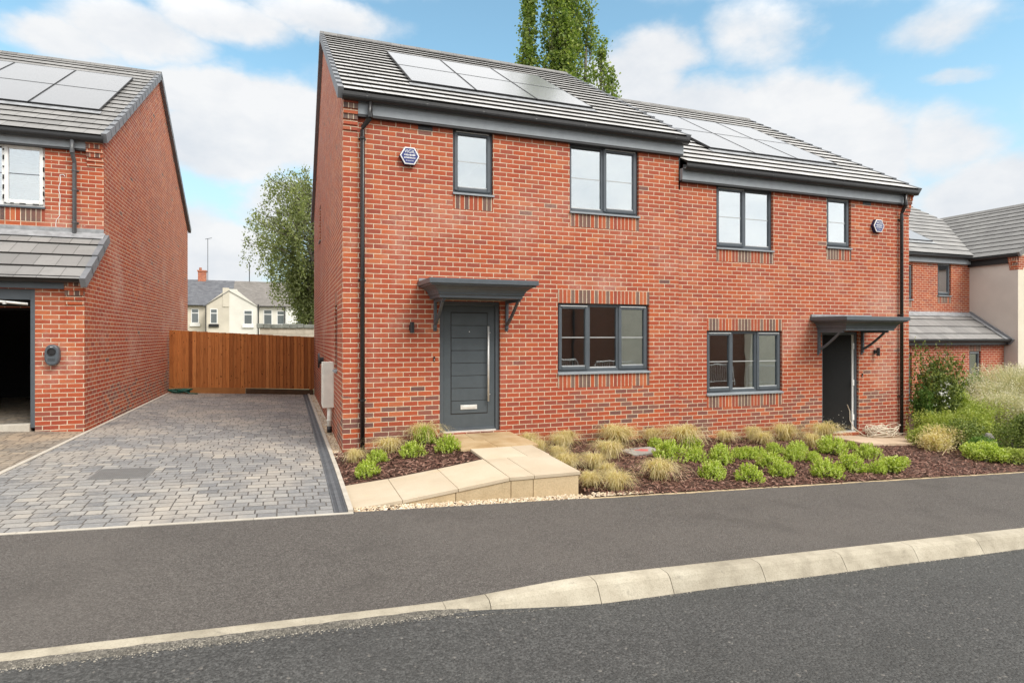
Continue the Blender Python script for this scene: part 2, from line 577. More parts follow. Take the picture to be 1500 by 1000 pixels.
M_['edging'] = stone_mat("concrete_edging", [(0.2, (0.42, 0.38, 0.32)), (0.8, (0.62, 0.58, 0.50))], 5, 120, 0.3)
M_['slab'] = stone_mat("buff_paving_slab", [(0.2, (0.47, 0.38, 0.265)), (0.5, (0.56, 0.47, 0.345)), (0.8, (0.62, 0.54, 0.415))], 1.6, 170, 0.2, (0.60, 0.47, 0.29))
M_['slab_wet'] = stone_mat("stained_paving_slab", [(0.3, (0.36, 0.225, 0.10)), (0.5, (0.52, 0.37, 0.20)), (0.75, (0.66, 0.52, 0.33))], 2.2, 170, 0.2, (0.33, 0.20, 0.085), 0.55)
M_['slab_pink'] = stone_mat("pinkish_paving_slab", [(0.2, (0.50, 0.37, 0.25)), (0.8, (0.66, 0.52, 0.385))], 2.2, 150, 0.2)
M_['block'] = stone_mat("buff_textured_block", [(0.2, (0.46, 0.35, 0.21)), (0.8, (0.62, 0.49, 0.31))], 6, 60, 0.9)
M_['joint'] = plain("dark_joint", (0.06, 0.05, 0.04), 0.9)
M_['channel'] = plain("channel_drain_grey", (0.10, 0.108, 0.118), 0.55, vary=0.15)
M_['iron'] = plain("galvanised_grate", (0.20, 0.20, 0.195), 0.55, metal=0.2)
M_['soil'] = stone_mat("bark_soil", [(0.3, (0.035, 0.018, 0.012)), (0.7, (0.10, 0.052, 0.036))], 14, 70, 1.0)
M_['bark'] = island_mat("bark_chip", [(0, (0.06, 0.028, 0.020)), (0.4, (0.15, 0.070, 0.050)), (0.75, (0.26, 0.135, 0.098)), (1, (0.40, 0.25, 0.19))])
M_['pebble'] = island_mat("buff_pebble", [(0, (0.36, 0.25, 0.15)), (0.4, (0.62, 0.49, 0.33)), (0.8, (0.74, 0.62, 0.46)), (1, (0.80, 0.74, 0.63))])
M_['grit'] = island_mat("grey_grit", [(0, (0.08, 0.075, 0.065)), (0.6, (0.22, 0.20, 0.17)), (1, (0.46, 0.42, 0.35))])
M_['ground'] = stone_mat("rough_ground", [(0.3, (0.07, 0.075, 0.03)), (0.7, (0.14, 0.12, 0.06))], 0.6, 30, 0.6)
M_['stonewall'] = stone_mat("concrete_block_wall", [(0.3, (0.44, 0.39, 0.31)), (0.7, (0.58, 0.52, 0.43))], 3, 40, 0.5)
M_['coping'] = stone_mat("weathered_coping", [(0.3, (0.15, 0.16, 0.14)), (0.7, (0.30, 0.31, 0.28))], 5, 40, 0.7)
M_['trunk'] = stone_mat("tree_bark", [(0.3, (0.09, 0.075, 0.06)), (0.7, (0.22, 0.20, 0.17))], 4, 50, 0.9)
M_['hose'] = plain("green_hose", (0.01, 0.09, 0.065), 0.4)
M_['cable'] = plain("cream_cable", (0.66, 0.58, 0.46), 0.6)
M_['stem'] = plain("dry_stem_tan", (0.40, 0.30, 0.18), 0.8)
M_['red_paint'] = plain("red_paint_mark", (0.55, 0.13, 0.12), 0.7)
M_['cover'] = stone_mat("concrete_cover", [(0.3, (0.28, 0.26, 0.24)), (0.7, (0.42, 0.39, 0.35))], 6, 90, 0.5)

# solar glass: dark cells behind glossy textured glass, seen at a low angle it mirrors the sky
t = NT("solar_glass")
uvv, u_, v_ = t.uv()
p_ = t.pos()
cc = t.mix(t.ss(t.noise(p_, 2.0, 2), 0.3, 0.7), (0.022, 0.026, 0.036), (0.03, 0.034, 0.045))
M_['solar'] = t.pbr(cc, 0.30, 0, 1.0, t.bump(t.noise(p_, 1.2, 2), 0.04, 0.02), 1.0)
t.b.inputs["Coat Roughness"].default_value = 0.22
t.b.inputs["Coat IOR"].default_value = 1.5
t.b.inputs["IOR"].default_value = 1.5
M_['solar_frame'] = plain("black_panel_frame", (0.02, 0.02, 0.022), 0.4)

M_['birch'] = leaf_mat("birch_leaf", [(0, (0.13, 0.16, 0.060)), (0.4, (0.22, 0.26, 0.10)), (0.75, (0.32, 0.36, 0.16)), (1, (0.48, 0.50, 0.29))], 0.45)
M_['poplar'] = leaf_mat("poplar_leaf", [(0, (0.08, 0.135, 0.028)), (0.4, (0.17, 0.25, 0.05)), (0.75, (0.29, 0.37, 0.085)), (1, (0.45, 0.50, 0.17))], 0.42)
M_['hebe'] = leaf_mat("hebe_leaf", [(0, (0.22, 0.30, 0.03)), (0.35, (0.40, 0.50, 0.07)), (0.7, (0.58, 0.67, 0.16)), (1, (0.76, 0.82, 0.38))], 0.45, 0.1)
M_['straw'] = leaf_mat("feather_grass", [(0, (0.55, 0.45, 0.22)), (0.35, (0.70, 0.58, 0.33)), (0.7, (0.84, 0.73, 0.48)), (0.9, (0.72, 0.64, 0.34)), (1, (0.55, 0.56, 0.24))], 0.4, 0.1)
M_['paleg'] = leaf_mat("pale_plume", [(0, (0.30, 0.33, 0.16)), (0.4, (0.58, 0.55, 0.40)), (1, (0.84, 0.78, 0.64))], 0.3, 0.2)
M_['shrub'] = leaf_mat("dark_shrub_leaf", [(0, (0.08, 0.12, 0.028)), (0.5, (0.18, 0.24, 0.055)), (1, (0.38, 0.43, 0.13))], 0.3)
M_['shrub_dark'] = leaf_mat("deep_green_leaf", [(0, (0.045, 0.075, 0.018)), (0.5, (0.12, 0.165, 0.035)), (0.85, (0.26, 0.31, 0.08)), (1, (0.36, 0.38, 0.10))], 0.3)
M_['lime'] = leaf_mat("lime_shrub_leaf", [(0, (0.20, 0.26, 0.045)), (0.5, (0.37, 0.44, 0.09)), (1, (0.58, 0.62, 0.21))], 0.35)
M_['fresh'] = leaf_mat("fresh_green_leaf", [(0, (0.07, 0.15, 0.03)), (0.5, (0.15, 0.27, 0.055)), (1, (0.29, 0.42, 0.12))], 0.35)
M_['flower'] = plain("white_petal", (0.80, 0.80, 0.76), 0.7)


# ------------------------------------------------------------------ levels
def cx_(x):
    return max(-9.0, min(26.0, x))


def zg(x, y=0):
    return -0.205 - 0.039 * cx_(x)


def drop(x):
    k = max(0.0, min(1.0, (x - 0.22) / 1.15))
    return 1.0 - lerp(k, sstep(k), 0.35)


def zp(x, y):
    return -0.19 - 0.039 * cx_(x) + 0.02 * y - 0.072 * drop(x) * sstep((-y - 3.6) / 1.5)


def zdrv(x, y):
    return lerp(zg(x), zp(x, -3.1), sstep((-y - 1.2) / 1.9))


def zbed(x, y):
    b = lerp(zg(x), zp(x, -3.1) + 0.012, sstep((-y - 1.4) / 1.7))
    if x < 2.6:
        k = max(0, min(1, (x + .14) / 1.74))
        if y > -1.86:
            b = lerp(lerp(-.268, -.072, k), lerp(-.20, -.05, sstep(x / 1.5)), (y + 1.86) / 1.86)
            if x > 2.5: b -= .08
        elif y > -2.83:
            b = -.42
        else:
            b = zp(x, -3.1) - .012
    if x > 2.6:
        b += 0.09 * sstep((y + 2.9) / 2.9) * sstep((x - 2.6) / 0.6) * (1 - 0.6 * sstep((x - 8) / 3))
    return b


def zroad(x, y):
    return 0.042 * drop(x) * sstep((y + 6.1) / 0.8) - 0.418 - 0.039 * cx_(x) + 0.008 * (y + 5.3) * (-1 if y < -9 else -1) + 0.0


def grid(name, xs, ys, fz, mat, uvs=1.0, smooth=True):
    mb = MB()
    nx, ny = len(xs), len(ys)
    vs = [(x, y, fz(x, y)) for y in ys for x in xs]
    mb.v = vs
    for j in range(ny - 1):
        for i in range(nx - 1):
            q = (j * nx + i, j * nx + i + 1, (j + 1) * nx + i + 1, (j + 1) * nx + i)
            mb.f.append(q)
            mb.m.append(0)
            mb.uv.append([(vs[k][0] * uvs, vs[k][1] * uvs) for k in q])
    return mb.build(name, mat, None, smooth)


def span(a, b, n):
    return [a + (b - a) * i / n for i in range(n + 1)]


# ------------------------------------------------------------------ world, sun, camera
SUN_EL, SUN_AZ = rad(48), rad(151)      # azimuth clockwise from +Y
w = bpy.data.worlds.new("World")
scn.world = w
w.use_nodes = True
wt = NT.__new__(NT)
wt.t = w.node_tree
wt.t.nodes.clear()
wout = wt.n("OutputWorld")
bg = wt.n("Background")
bg.inputs[1].default_value = 0.1
sky = wt.n("TexSky", sky_type='NISHITA', sun_disc=False)
sky.sun_elevation = SUN_EL
sky.sun_rotation = SUN_AZ
sky.air_density = 1.0
sky.dust_density = 0.6
sky.ozone_density = 1.6
tc = wt.n("TexCoord")
nrm = wt.n("VectorMath", operation='NORMALIZE')
wt.link(tc.outputs["Generated"], nrm.inputs[0])
dsep = wt.n("SeparateXYZ")
wt.link(nrm.outputs[0], dsep.inputs[0])
az = wt.m('MULTIPLY', wt.m('ARCTAN2', dsep.outputs[0], dsep.outputs[1]), 57.29578)
el = wt.m('MULTIPLY', wt.m('ARCSINE', dsep.outputs[2]), 57.29578)
wn1 = wt.n("TexNoise")
wn1.inputs["Scale"].default_value = 5.0
wn1.inputs["Detail"].default_value = 6
wn1.inputs["Roughness"].default_value = 0.6
mpn = wt.n("Mapping")
mpn.inputs["Scale"].default_value = (1, 1, 1.7)
wt.link(nrm.outputs[0], mpn.inputs[0])
wt.link(mpn.outputs[0], wn1.inputs["Vector"])
wsep = wt.n("SeparateXYZ")
wt.link(wn1.outputs["Color"], wsep.inputs[0])
azw = wt.m('ADD', az, wt.m('MULTIPLY', wt.m('SUBTRACT', wsep.outputs[0], 0.5), 6.0))
elw = wt.m('ADD', el, wt.m('MULTIPLY', wt.m('SUBTRACT', wsep.outputs[1], 0.5), 4.0))
CLOUD = [(36.6, 17.0, 12.0, 5.2, 1), (43.4, 17.4, 8.0, 4.6, 1), (48.2, 14.6, 6.2, 4.4, 1), (31.1, 21.8, 4.9, 3.7, 0.9),
         (33.6, 24.5, 5.0, 2.4, 0.7), (42.3, 24.6, 5.0, 3.4, 0.5), (56.1, 22.6, 4.6, 2.0, 0.48), (56.9, 18.9, 2.6, 0.8, 0.45),
         (58.9, 10.1, 5.1, 3.4, 0.85), (55.5, 14.5, 4.2, 2.8, 0.6), (-4.4, 19.2, 7.3, 2.6, 1), (-4.9, 16.0, 6.6, 3.2, 1),
         (0.6, 17.7, 5.3, 3.8, 0.95), (-16.2, 21.3, 4.8, 1.8, 0.68), (-11.3, 22.9, 6.4, 2.5, 0.72), (-4.9, 25.1, 6.0, 1.9, 0.66),
         (2.9, 26.6, 7.3, 1.7, 0.64), (-7.0, 6.4, 5.9, 4.2, 0.95), (-0.6, 10.8, 4.0, 3.4, 0.66), (-13.6, 19.1, 3.7, 1.9, 0.6),
         (-24.9, 15.1, 7.1, 4.9, 0.8), (49.7, 10.7, 5.5, 3.2, 0.85), (13.3, 18.1, 12.8, 5.6, 0.9), (65.7, 15.2, 4.7, 3.7, 0.8)]
dens = None
cba = wt.n("CombineXYZ")
wt.link(azw, cba.inputs[0])
wt.link(elw, cba.inputs[1])
for a, e, ra, re, s in CLOUD:
    sb = wt.n("VectorMath", operation='SUBTRACT')
    wt.link(cba.outputs[0], sb.inputs[0])
    sb.inputs[1].default_value = (a, e, 0)
    ml = wt.n("VectorMath", operation='MULTIPLY')
    wt.link(sb.outputs[0], ml.inputs[0])
    ml.inputs[1].default_value = (1 / ra, 1 / re, 0)
    ln = wt.n("VectorMath", operation='LENGTH')
    wt.link(ml.outputs[0], ln.inputs[0])
    d1 = wt.ss(ln.outputs["Value"], 1.5, 0.3, 0.0, s)
    dens = d1 if dens is None else wt.m('MAXIMUM', dens, d1)
# the rest of the sky (overhead and behind the camera) is mostly broken cloud
behind = wt.m('MAXIMUM', wt.ss(wt.m('ABSOLUTE', wt.m('SUBTRACT', az, 20.0)), 52.0, 75.0), wt.ss(wt.m('ADD', el, wt.m('MULTIPLY', wt.m('ABSOLUTE', wt.m('SUBTRACT', az, 20.0)), 0.18)), 29.0, 35.0))
wn2 = wt.noise(mpn.outputs[0], 2.3, 6, 0.58)
dens = wt.m('MAXIMUM', dens, wt.m('MULTIPLY', behind, wt.ss(wn2, 0.25, 0.5, 0.72, 1.0)))
fine = wt.noise(mpn.outputs[0], 14.0, 5, 0.6)
dens = wt.m('ADD', dens, wt.m('MULTIPLY', wt.m('SUBTRACT', fine, 0.47), 0.55))
mask = wt.ss(dens, 0.12, 0.66, 0.0, 0.97)
ccol = wt.ramp(wt.noise(mpn.outputs[0], 7.0, 5, 0.6), [(0.3, (0.79, 0.83, 0.885)), (0.62, (0.975, 0.98, 0.99))])
ccol = wt.mix(1.0, ccol, (6.8, 6.8, 6.8, 1), 'MULTIPLY')
ccol = wt.mix(behind, ccol, wt.mix(1.0, ccol, (1.75, 1.72, 1.66, 1), 'MULTIPLY'))  # unseen cloud made brighter, added as fill light for walls and reflections
skyc = wt.mix(1.0, sky.outputs[0], (1.72, 2.02, 1.70, 1), 'MULTIPLY')
hz = wt.mix(wt.ss(el, 24.0, 2.0, 0.0, 0.85), skyc, (4.3, 5.35, 6.2, 1))
wcol = wt.mix(mask, hz, ccol)
wt.link(wcol, bg.inputs[0])
wt.link(bg.outputs[0], wout.inputs[0])

sun = bpy.data.lights.new("sun", 'SUN')
sun.energy = 2.2
sun.angle = rad(28)
sun.color = (1.0, 0.95, 0.88)
so = bpy.data.objects.new("sun", sun)
sd = Vector((math.sin(SUN_AZ) * math.cos(SUN_EL), math.cos(SUN_AZ) * math.cos(SUN_EL), math.sin(SUN_EL)))
so.rotation_euler = (-sd).to_track_quat('-Z', 'Y').to_euler()
so.location = (0, -10, 30)
COL.objects.link(so)

cam = bpy.data.cameras.new("camera")
cam.sensor_width = 36
cam.lens = 36 * 890.47 / 1500
cam.shift_x = -2.2 / 1500
cam.shift_y = -7.42 / 1500
cam.clip_end = 2000
co = bpy.data.objects.new("camera", cam)
co.location = (-0.779, -9.3499, 1.5246)
co.rotation_euler = (rad(90), 0, rad(-20.458))
COL.objects.link(co)
scn.camera = co
vs = scn.view_settings
vs.view_transform = 'Standard'
vs.look = 'None'
vs.exposure = 0.5
vs.gamma = 1
scn.cycles.max_bounces = 8
scn.cycles.use_denoising = True

# ------------------------------------------------------------------ ground, road, pavement
struct(grid("ground", [-400, -120, -60, -30, -15, -9, -4, 0, 5, 10, 15, 20, 26, 40, 80, 160, 400],
            [-300, -80, -40, -16, -10, -5, -3, 0, 5, 10, 20, 40, 80, 160, 400], lambda x, y: zg(x) - 0.30 - (0.25 if y < -4 else 0), M_['ground'], 1, False))
struct(grid("road", span(-60, -6, 40) + span(-5.7, 3, 29) + span(4, 70, 60), span(-12.6, -6.6, 6) + span(-6.4, -5.21, 12), zroad, M_['road']))
struct(grid("far_pavement", span(-60, 70, 65), [-15.6, -12.7], lambda x, y: zroad(x, -12.6) + 0.1, M_['pavement']))
xs = span(-60, -4, 56) + span(-3.75, 3, 27) + span(4, 70, 66)
struct(grid("pavement", xs, span(-5.1, -3.042, 10), zp, M_['pavement']))

# kerb stones: dropped on the left, a tapered length, full height on the right
mb = MB()
edges = []
x = -22.6
while x < 40:
    edges.append(x)
    x += 0.914
edges = [e for e in edges if not (0.05 < e < 1.6)] + [0.26, 0.58, 1.43]
edges = sorted(set(edges))
for a, b in zip(edges[:-1], edges[1:]):
    a2, b2 = (a + 0.003, b - 0.003) if a > .2 else (a + .0004, b - .0004)
    sub = span(a2, b2, 4)
    for s0, s1 in zip(sub[:-1], sub[1:]):
        def prof(x):
            zt = zp(x, -5.1) + 0.004
            zr = zroad(x, -5.25) - 0.05
            up = 1 - drop(x)
            jy = 0.006 * math.sin(x * 3.1)
            yf = lerp(-5.235, -5.315, up) + jy * up
            return [(-5.1, zr), (-5.1, zt), (-5.125, zt + 0.004), (lerp(-5.2, -5.205, up), zt + .002), (lerp(-5.21, -5.232, up), zt - 0.006),
                    (lerp(-5.22, -5.25, up), zt - lerp(0.012, 0.022, up)), (lerp(-5.23, -5.275, up), zt - lerp(0.016, 0.06, up)), (yf, zr + 0.045), (yf, zr)]
        p0, p1 = prof(s0), prof(s1)
        n = len(p0)
        for i in range(n):
            j = (i + 1) % n
            mb.poly([(s0, *p0[i]), (s1, *p1[i]), (s1, *p1[j]), (s0, *p0[j])])
        if s0 == sub[0]:
            mb.poly([(s0, *q) for q in p0])
        if s1 == sub[-1]:
            mb.poly([(s1, *q) for q in p1])
struct(mb.build("kerb", M_['kerb']))

nx = 420
xs_ = span(-12, 0.42, nx)
hv_ = MB()
prof_y = [-5.218, -5.228, -5.24, -5.252, -5.265, -5.285]
for i in range(nx):
    for j in range(len(prof_y) - 1):
        q = []
        for (x, y) in ((xs_[i], prof_y[j]), (xs_[i + 1], prof_y[j]), (xs_[i + 1], prof_y[j + 1]), (xs_[i], prof_y[j + 1])):
            f = (y + 5.218) / -.062
            zt = lerp(zp(x, -5.1) + .009, zroad(x, y) + .004, f ** 1.6) if 0 < f < 1 else (zp(x, -5.1) + .009 if f <= 0 else zroad(x, y) - .01)
            jj = .004 * math.sin(x * 17.3) * math.sin(x * 5.1 + 1) + .006 * math.sin(x * 41) * math.sin(x * 13)
            q.append((x, y + jj * (1 if 0 < f else 1) - .0, zt - .02 * sstep((x - .1) / .3)))
        hv_.poly(q)
struct(hv_.build("kerb_haunch", M_['haunch'], smooth=True))
# loose grit and crumbled concrete along the kerb foot
mb = MB()


def chip(mb, c, s, flat=0.5, m=0):
    # small irregular stone: a squashed, jittered octahedron-like blob
    rx, ry, rz = s * R.uniform(.7, 1.2), s * R.uniform(.6, 1.0), s * flat * R.uniform(.7, 1.2)
    a = R.uniform(0, 6.28)
    ca, sa = math.cos(a), math.sin(a)
    base = len(mb.v)
    pts = []
    for k in range(5):
        t_ = k * 1.2566 + R.uniform(-.25, .25)
        x, y = rx * math.cos(t_), ry * math.sin(t_)
        pts.append((c[0] + x * ca - y * sa, c[1] + x * sa + y * ca, c[2] + rz * R.uniform(-.2, .3)))
    mb.v += pts + [(c[0] + R.uniform(-.2, .2) * rx, c[1] + R.uniform(-.2, .2) * ry, c[2] + rz)]
    for k in range(5):
        q = (base + k, base + (k + 1) % 5, base + 5)
        mb.f.append(q)
        mb.m.append(m)
        mb.uv.append([(0, 0)] * 3)


for i in range(2600):
    x = R.uniform(-4.5, 0.35) if R.random() < 0.72 else R.uniform(0.3, 9)
    wv = 0.075 if x < 0.3 else 0.03
    y = (-5.262 if x < .3 else -5.318) - abs(R.gauss(0, wv * 0.35)) - 0.002
    chip(mb, (x, y, zroad(x, y) + 0.001), R.uniform(0.003, 0.008), 0.6)
struct(mb.build("kerb_grit", M_['grit'], normals=False), "stuff")

# driveway, neighbouring driveway, edgings, channel
struct(grid("driveway", span(-3.84, -0.335, 10), span(-3.05, 10.2, 40), zdrv, M_['paver']))
struct(grid("neighbour_driveway", span(-14, -3.9, 16), span(-3.05, 2.6, 20), lambda x, y: zdrv(max(x, -5.0), y) + 0.03 * sstep((y - 1.0) / 1.5) * sstep((-4.3 - x) / 0.5), M_['paver_b']))
mb = MB()


def strip(mb, x0, x1, ys, f, h0=0.004, dep=0.1, m=0):
    for a, b in zip(ys[:-1], ys[1:]):
        c = []
        for z in (-dep, h0):
            c += [(x0, a, f(x0, a) + z), (x1, a, f(x1, a) + z), (x1, b, f(x1, b) + z), (x0, b, f(x0, b) + z)]
        mb.hexa(c, m)


strip(mb, -3.9, -3.845, [y + 0.0 for y in span(-3.05, 10.2, 15)], zdrv, 0.008)
strip(mb, -0.2, -0.15, span(-3.05, 9.9, 14), zdrv, 0.03)
for a, b in zip(span(-14, -0.15, 15)[:-1], span(-14, -0.15, 15)[1:]):
    c = []
    for z in (-0.1, 0.006):
        c += [(a + .002, -3.1, zp(a, -3.1) + z), (b - .002, -3.1, zp(b, -3.1) + z), (b - .002, -3.05, zp(b, -3.1) + z), (a + .002, -3.05, zp(a, -3.1) + z)]
    mb.hexa(c)
struct(mb.build("edging_strip", M_['edging']))
mb = MB()
ex = span(2.5, 24, 215)
for a, b in zip(ex[:-1], ex[1:]):
    c = []
    w0, w1 = [.024 + .012 * math.sin(q * 5.3) * math.sin(q * 1.9 + 1) + .006 * math.sin(q * 23) for q in (a, b)]
    for z in (-0.1, 0.004):
        c += [(a, -3.065 - w0, zp(a, -3.1) + z), (b, -3.065 - w1, zp(b, -3.1) + z), (b, -3.045, zp(b, -3.1) + z), (a, -3.045, zp(a, -3.1) + z)]
    mb.hexa(c)
struct(mb.build("bed_edging", M_['block']))

ch = thing("channel_drain", "dark grey slotted channel drain along the right edge of the driveway", "drain", (-0.27, -3.04, zdrv(-0.27, -3)))
mb = MB()
mb2 = MB()
ys = span(-3.04, 9.9, 13)
for a, b in zip(ys[:-1], ys[1:]):
    f = lambda y: zdrv(-0.27, y)
    for xa, xb, h in ((-0.333, -0.318, 0.007), (-0.285, -0.25, 0.006), (-0.217, -0.202, 0.007)):
        mb.hexa([(xa, a + .002, f(a) - .05), (xb, a + .002, f(a) - .05), (xb, b - .002, f(b) - .05), (xa, b - .002, f(b) - .05),
                 (xa, a + .002, f(a) + h), (xb, a + .002, f(a) + h), (xb, b - .002, f(b) + h), (xa, b - .002, f(b) + h)])
    mb.hexa([(-.318, a, f(a) - .06), (-.217, a, f(a) - .06), (-.217, b, f(b) - .06), (-.318, b, f(b) - .06),
             (-.318, a, f(a) - .012), (-.217, a, f(a) - .012), (-.217, b, f(b) - .012), (-.318, b, f(b) - .012)])
    n = int((b - a) / 0.03)
    for k in range(n):
        y = a + (k + .5) * (b - a) / n
        for xa, xb in ((-.318, -.285), (-.25, -.217)):
            mb2.box(xa, xb, y - .009, y + .009, f(y) - .012, f(y) + .004)
mb.build("channel_rail", M_['channel'], ch)
mb2.build("slotted_grate", M_['channel'], ch)

# inspection cover in the driveway
cv = thing("inspection_cover", "rectangular grey metal grid cover set flush into the driveway blocks", "drain cover", (-2.62, -0.9, zdrv(-2.6, -.9)))
mb = MB()
fz = lambda x, y: zdrv(x, y)
xa, xb, ya, yb = -2.9, -2.3, -1.24, -0.66
for (p, q, r_, s) in ((xa, xb, ya, ya + .02), (xa, xb, yb - .02, yb), (xa, xa + .02, ya + .02, yb - .02), (xb - .02, xb, ya + .02, yb - .02)):
    mb.hexa([(p, r_, fz(p, r_) - .02), (q, r_, fz(q, r_) - .02), (q, s, fz(q, s) - .02), (p, s, fz(p, s) - .02),
             (p, r_, fz(p, r_) + .006), (q, r_, fz(q, r_) + .006), (q, s, fz(q, s) + .006), (p, s, fz(p, s) + .006)])
mb.build("cover_frame", M_['iron'], cv)
mb = MB()
mb.poly([(xa + .02, ya + .02, fz(xa, ya) + .0015), (xb - .02, ya + .02, fz(xb, ya) + .0015), (xb - .02, yb - .02, fz(xb, yb) + .0015), (xa + .02, yb - .02, fz(xa, yb) + .0015)], 1)
for i in range(27):
    x = lerp(xa + .03, xb - .03, i / 26)
    mb.hexa([(x - .005, ya + .02, fz(x, ya) - .01), (x + .005, ya + .02, fz(x, ya) - .01), (x + .005, yb - .02, fz(x, yb) - .01), (x - .005, yb - .02, fz(x, yb) - .01),
             (x - .005, ya + .02, fz(x, ya) + .005), (x + .005, ya + .02, fz(x, ya) + .005), (x + .005, yb - .02, fz(x, yb) + .005), (x - .005, yb - .02, fz(x, yb) + .005)])
for i in range(27):
    y = lerp(ya + .03, yb - .03, i / 26)
    mb.hexa([(xa + .02, y - .004, fz(xa, y) - .01), (xb - .02, y - .004, fz(xb, y) - .01), (xb - .02, y + .004, fz(xb, y) - .01), (xa + .02, y + .004, fz(xa, y) - .01),
             (xa + .02, y - .004, fz(xa, y) + .004), (xb - .02, y - .004, fz(xb, y) + .004), (xb - .02, y + .004, fz(xb, y) + .004), (xa + .02, y + .004, fz(xa, y) + .004)])
mb.build("cover_grid", [M_['iron'], M_['joint']], cv)

# planting bed, bark chips, gravel
struct(grid("planting_bed", span(-0.15, 2.49, 30) + [2.52, 2.56, 2.61] + span(2.7, 24, 54), [-3.05, -2.95, -2.86, -2.82, -2.6, -2.4, -2.2, -2.0, -1.88, -1.855] + span(-1.75, 0.0, 12), lambda x, y: zbed(x, y) + 0.008 * math.sin(x * 7.3 + y * 5) * math.sin(y * 9 + x), M_['soil']))
struct(grid("side_bed", span(11.87, 24, 24), span(0.0, 3.79, 8), lambda x, y: zbed(x, 0) + 0.006 * math.sin(x * 5), M_['soil']))
struct(grid("gravel_bed", [-0.15, 0.0], span(-0.3, 9.9, 20), lambda x, y: zdrv(-.15, y) - 0.012, M_['edging']))


def on_path(x, y):
    if -0.2 < x < 2.52 and -2.88 < y < -1.83: return True
    if 1.58 < x < 2.54 and y > -2.88: return True
    if 1.45 < x < 2.64 and y > -1.28: return True
    if 9.35 < x < 11.75 and y > -1.03: return True
    return False


mb = MB()
n = 0
while n < 21000:
    x, y = R.uniform(-0.13, 13.0), R.uniform(-3.075, -0.01)
    if x > 9.5 and R.random() < 0.4: continue
    if on_path(x, y) or (y < -2.82 and x < 2.75): continue
    n += 1
    z = zbed(x, y) + R.uniform(0.002, 0.020)
    L, W = R.uniform(0.012, 0.042), R.uniform(0.005, 0.013)
    a, e, tw = R.uniform(0, 6.28), R.uniform(-.5, .5), R.uniform(-.6, .6)
    rm = Matrix.Rotation(a, 3, 'Z') @ Matrix.Rotation(e, 3, 'Y') @ Matrix.Rotation(tw, 3, 'X')
    b = len(mb.v)
    for q in ((-L, -W, 0), (L, -W * R.uniform(.3, 1), 0), (L * .9, W, 0), (-L, W * R.uniform(.4, 1), 0), (0, 0, 0.006)):
        v = rm @ Vector(q)
        mb.v.append((x + v.x, y + v.y, z + v.z))
    for q in ((b, b + 1, b + 4), (b + 1, b + 2, b + 4), (b + 2, b + 3, b + 4), (b + 3, b, b + 4)):
        mb.f.append(q)
        mb.m.append(0)
        mb.uv.append([(0, 0)] * 3)
struct(mb.build("bark_mulch", M_['bark'], normals=False), "stuff")

mb = MB()
for i in range(5200):
    if i < 2300:
        x, y = R.uniform(-0.148, -0.006), R.uniform(-0.30, 9.7) if R.random() < .45 else R.uniform(-0.32, 3.0)
        z = zdrv(-.15, y) - 0.008
    else:
        x = R.uniform(-0.13, 3.4)
        y = R.uniform(-3.045, -2.85)
        if x > 2.5 and y > -2.9 - 0.1 * (x - 2.5): continue
        z = zbed(x, y) + R.uniform(-.004, .012)
    chip(mb, (x, y, z), R.uniform(0.008, 0.019), 0.75)
struct(mb.build("gravel", M_['pebble'], normals=False), "stuff")

# slab path: ramp, landing and door pad
mb = MB()


def slab(mb, pts, th=0.042, m=0):
    c = [(x, y, z - th) for x, y, z in pts] + list(pts)
    mb.hexa(c, m)


g = 0.0025
YF, YB = -2.85, -1.85
fx = [(-0.14, -0.262), (0.38, -0.221), (0.995, -0.151), (1.6, -0.079)]
fb = [-0.256, -0.213, -0.140, -0.058]
for i in range(3):
    (a, za), (b, zb) = fx[i], fx[i + 1]
    slab(mb, [(a + g, YF, za), (b - g, YF, zb), (b - g, YB, fb[i + 1]), (a + g, YB, fb[i])])
lz = lambda y: lerp(-0.079, -0.03, (y - YF) / 1.59)
for (a, b, y0, y1) in ((1.6, 1.905, YF, -1.9), (1.905, 2.50, YF, -1.9), (1.6, 2.2, -1.9, -1.26), (2.2, 2.52, -1.9, -1.26)):
    slab(mb, [(a + g, y0 + g, lz(y0)), (b - g, y0 + g, lz(y0)), (b - g, y1 - g, lz(y1)), (a + g, y1 - g, lz(y1))])
for i, (a, b, y0, y1) in enumerate(((1.47, 2.0, -1.26, -0.66), (2.0, 2.62, -1.26, -0.66), (1.47, 1.86, -0.66, -0.05), (1.86, 2.62, -0.66, -0.05))):
    slab(mb, [(a + g, y0 + g, -0.024), (b - g, y0 + g, -0.024), (b - g, y1 - g, -0.016), (a + g, y1 - g, -0.016)], m=1)
# block risers under the front and right edges, and the dark bedding behind the joints
fl = lambda x: lerp(-0.303, -0.116, sstep(0) + max(0, min(1, (x + 0.1) / 1.75)))
for a, b in ((0.0, 0.42), (0.42, 0.97), (0.97, 1.62), (1.62, 1.895), (1.895, 2.48)):
    za, zb = [lerp(-0.262, -0.079, max(0, min(1, (q + 0.14) / 1.74))) - 0.045 for q in (a, b)]
    lo = zp(a, -3) - 0.12
    mb.hexa([(a + .003, YF + .012, lo), (b - .003, YF + .012, lo), (b - .003, YF + .1, lo), (a + .003, YF + .1, lo),
             (a + .003, YF + .012, za), (b - .003, YF + .012, zb), (b - .003, YF + .1, zb), (a + .003, YF + .1, za)], 2)
for a, b in ((YF + .1, -2.3), (-2.3, -1.78), (-1.78, -1.26)):
    mb.hexa([(2.39, a + .003, -.5), (2.48, a + .003, -.5), (2.48, b - .003, -.5), (2.39, b - .003, -.5),
             (2.39, a + .003, lz(a) - .045), (2.48, a + .003, lz(a) - .045), (2.48, b - .003, lz(b) - .045), (2.39, b - .003, lz(b) - .045)], 2)
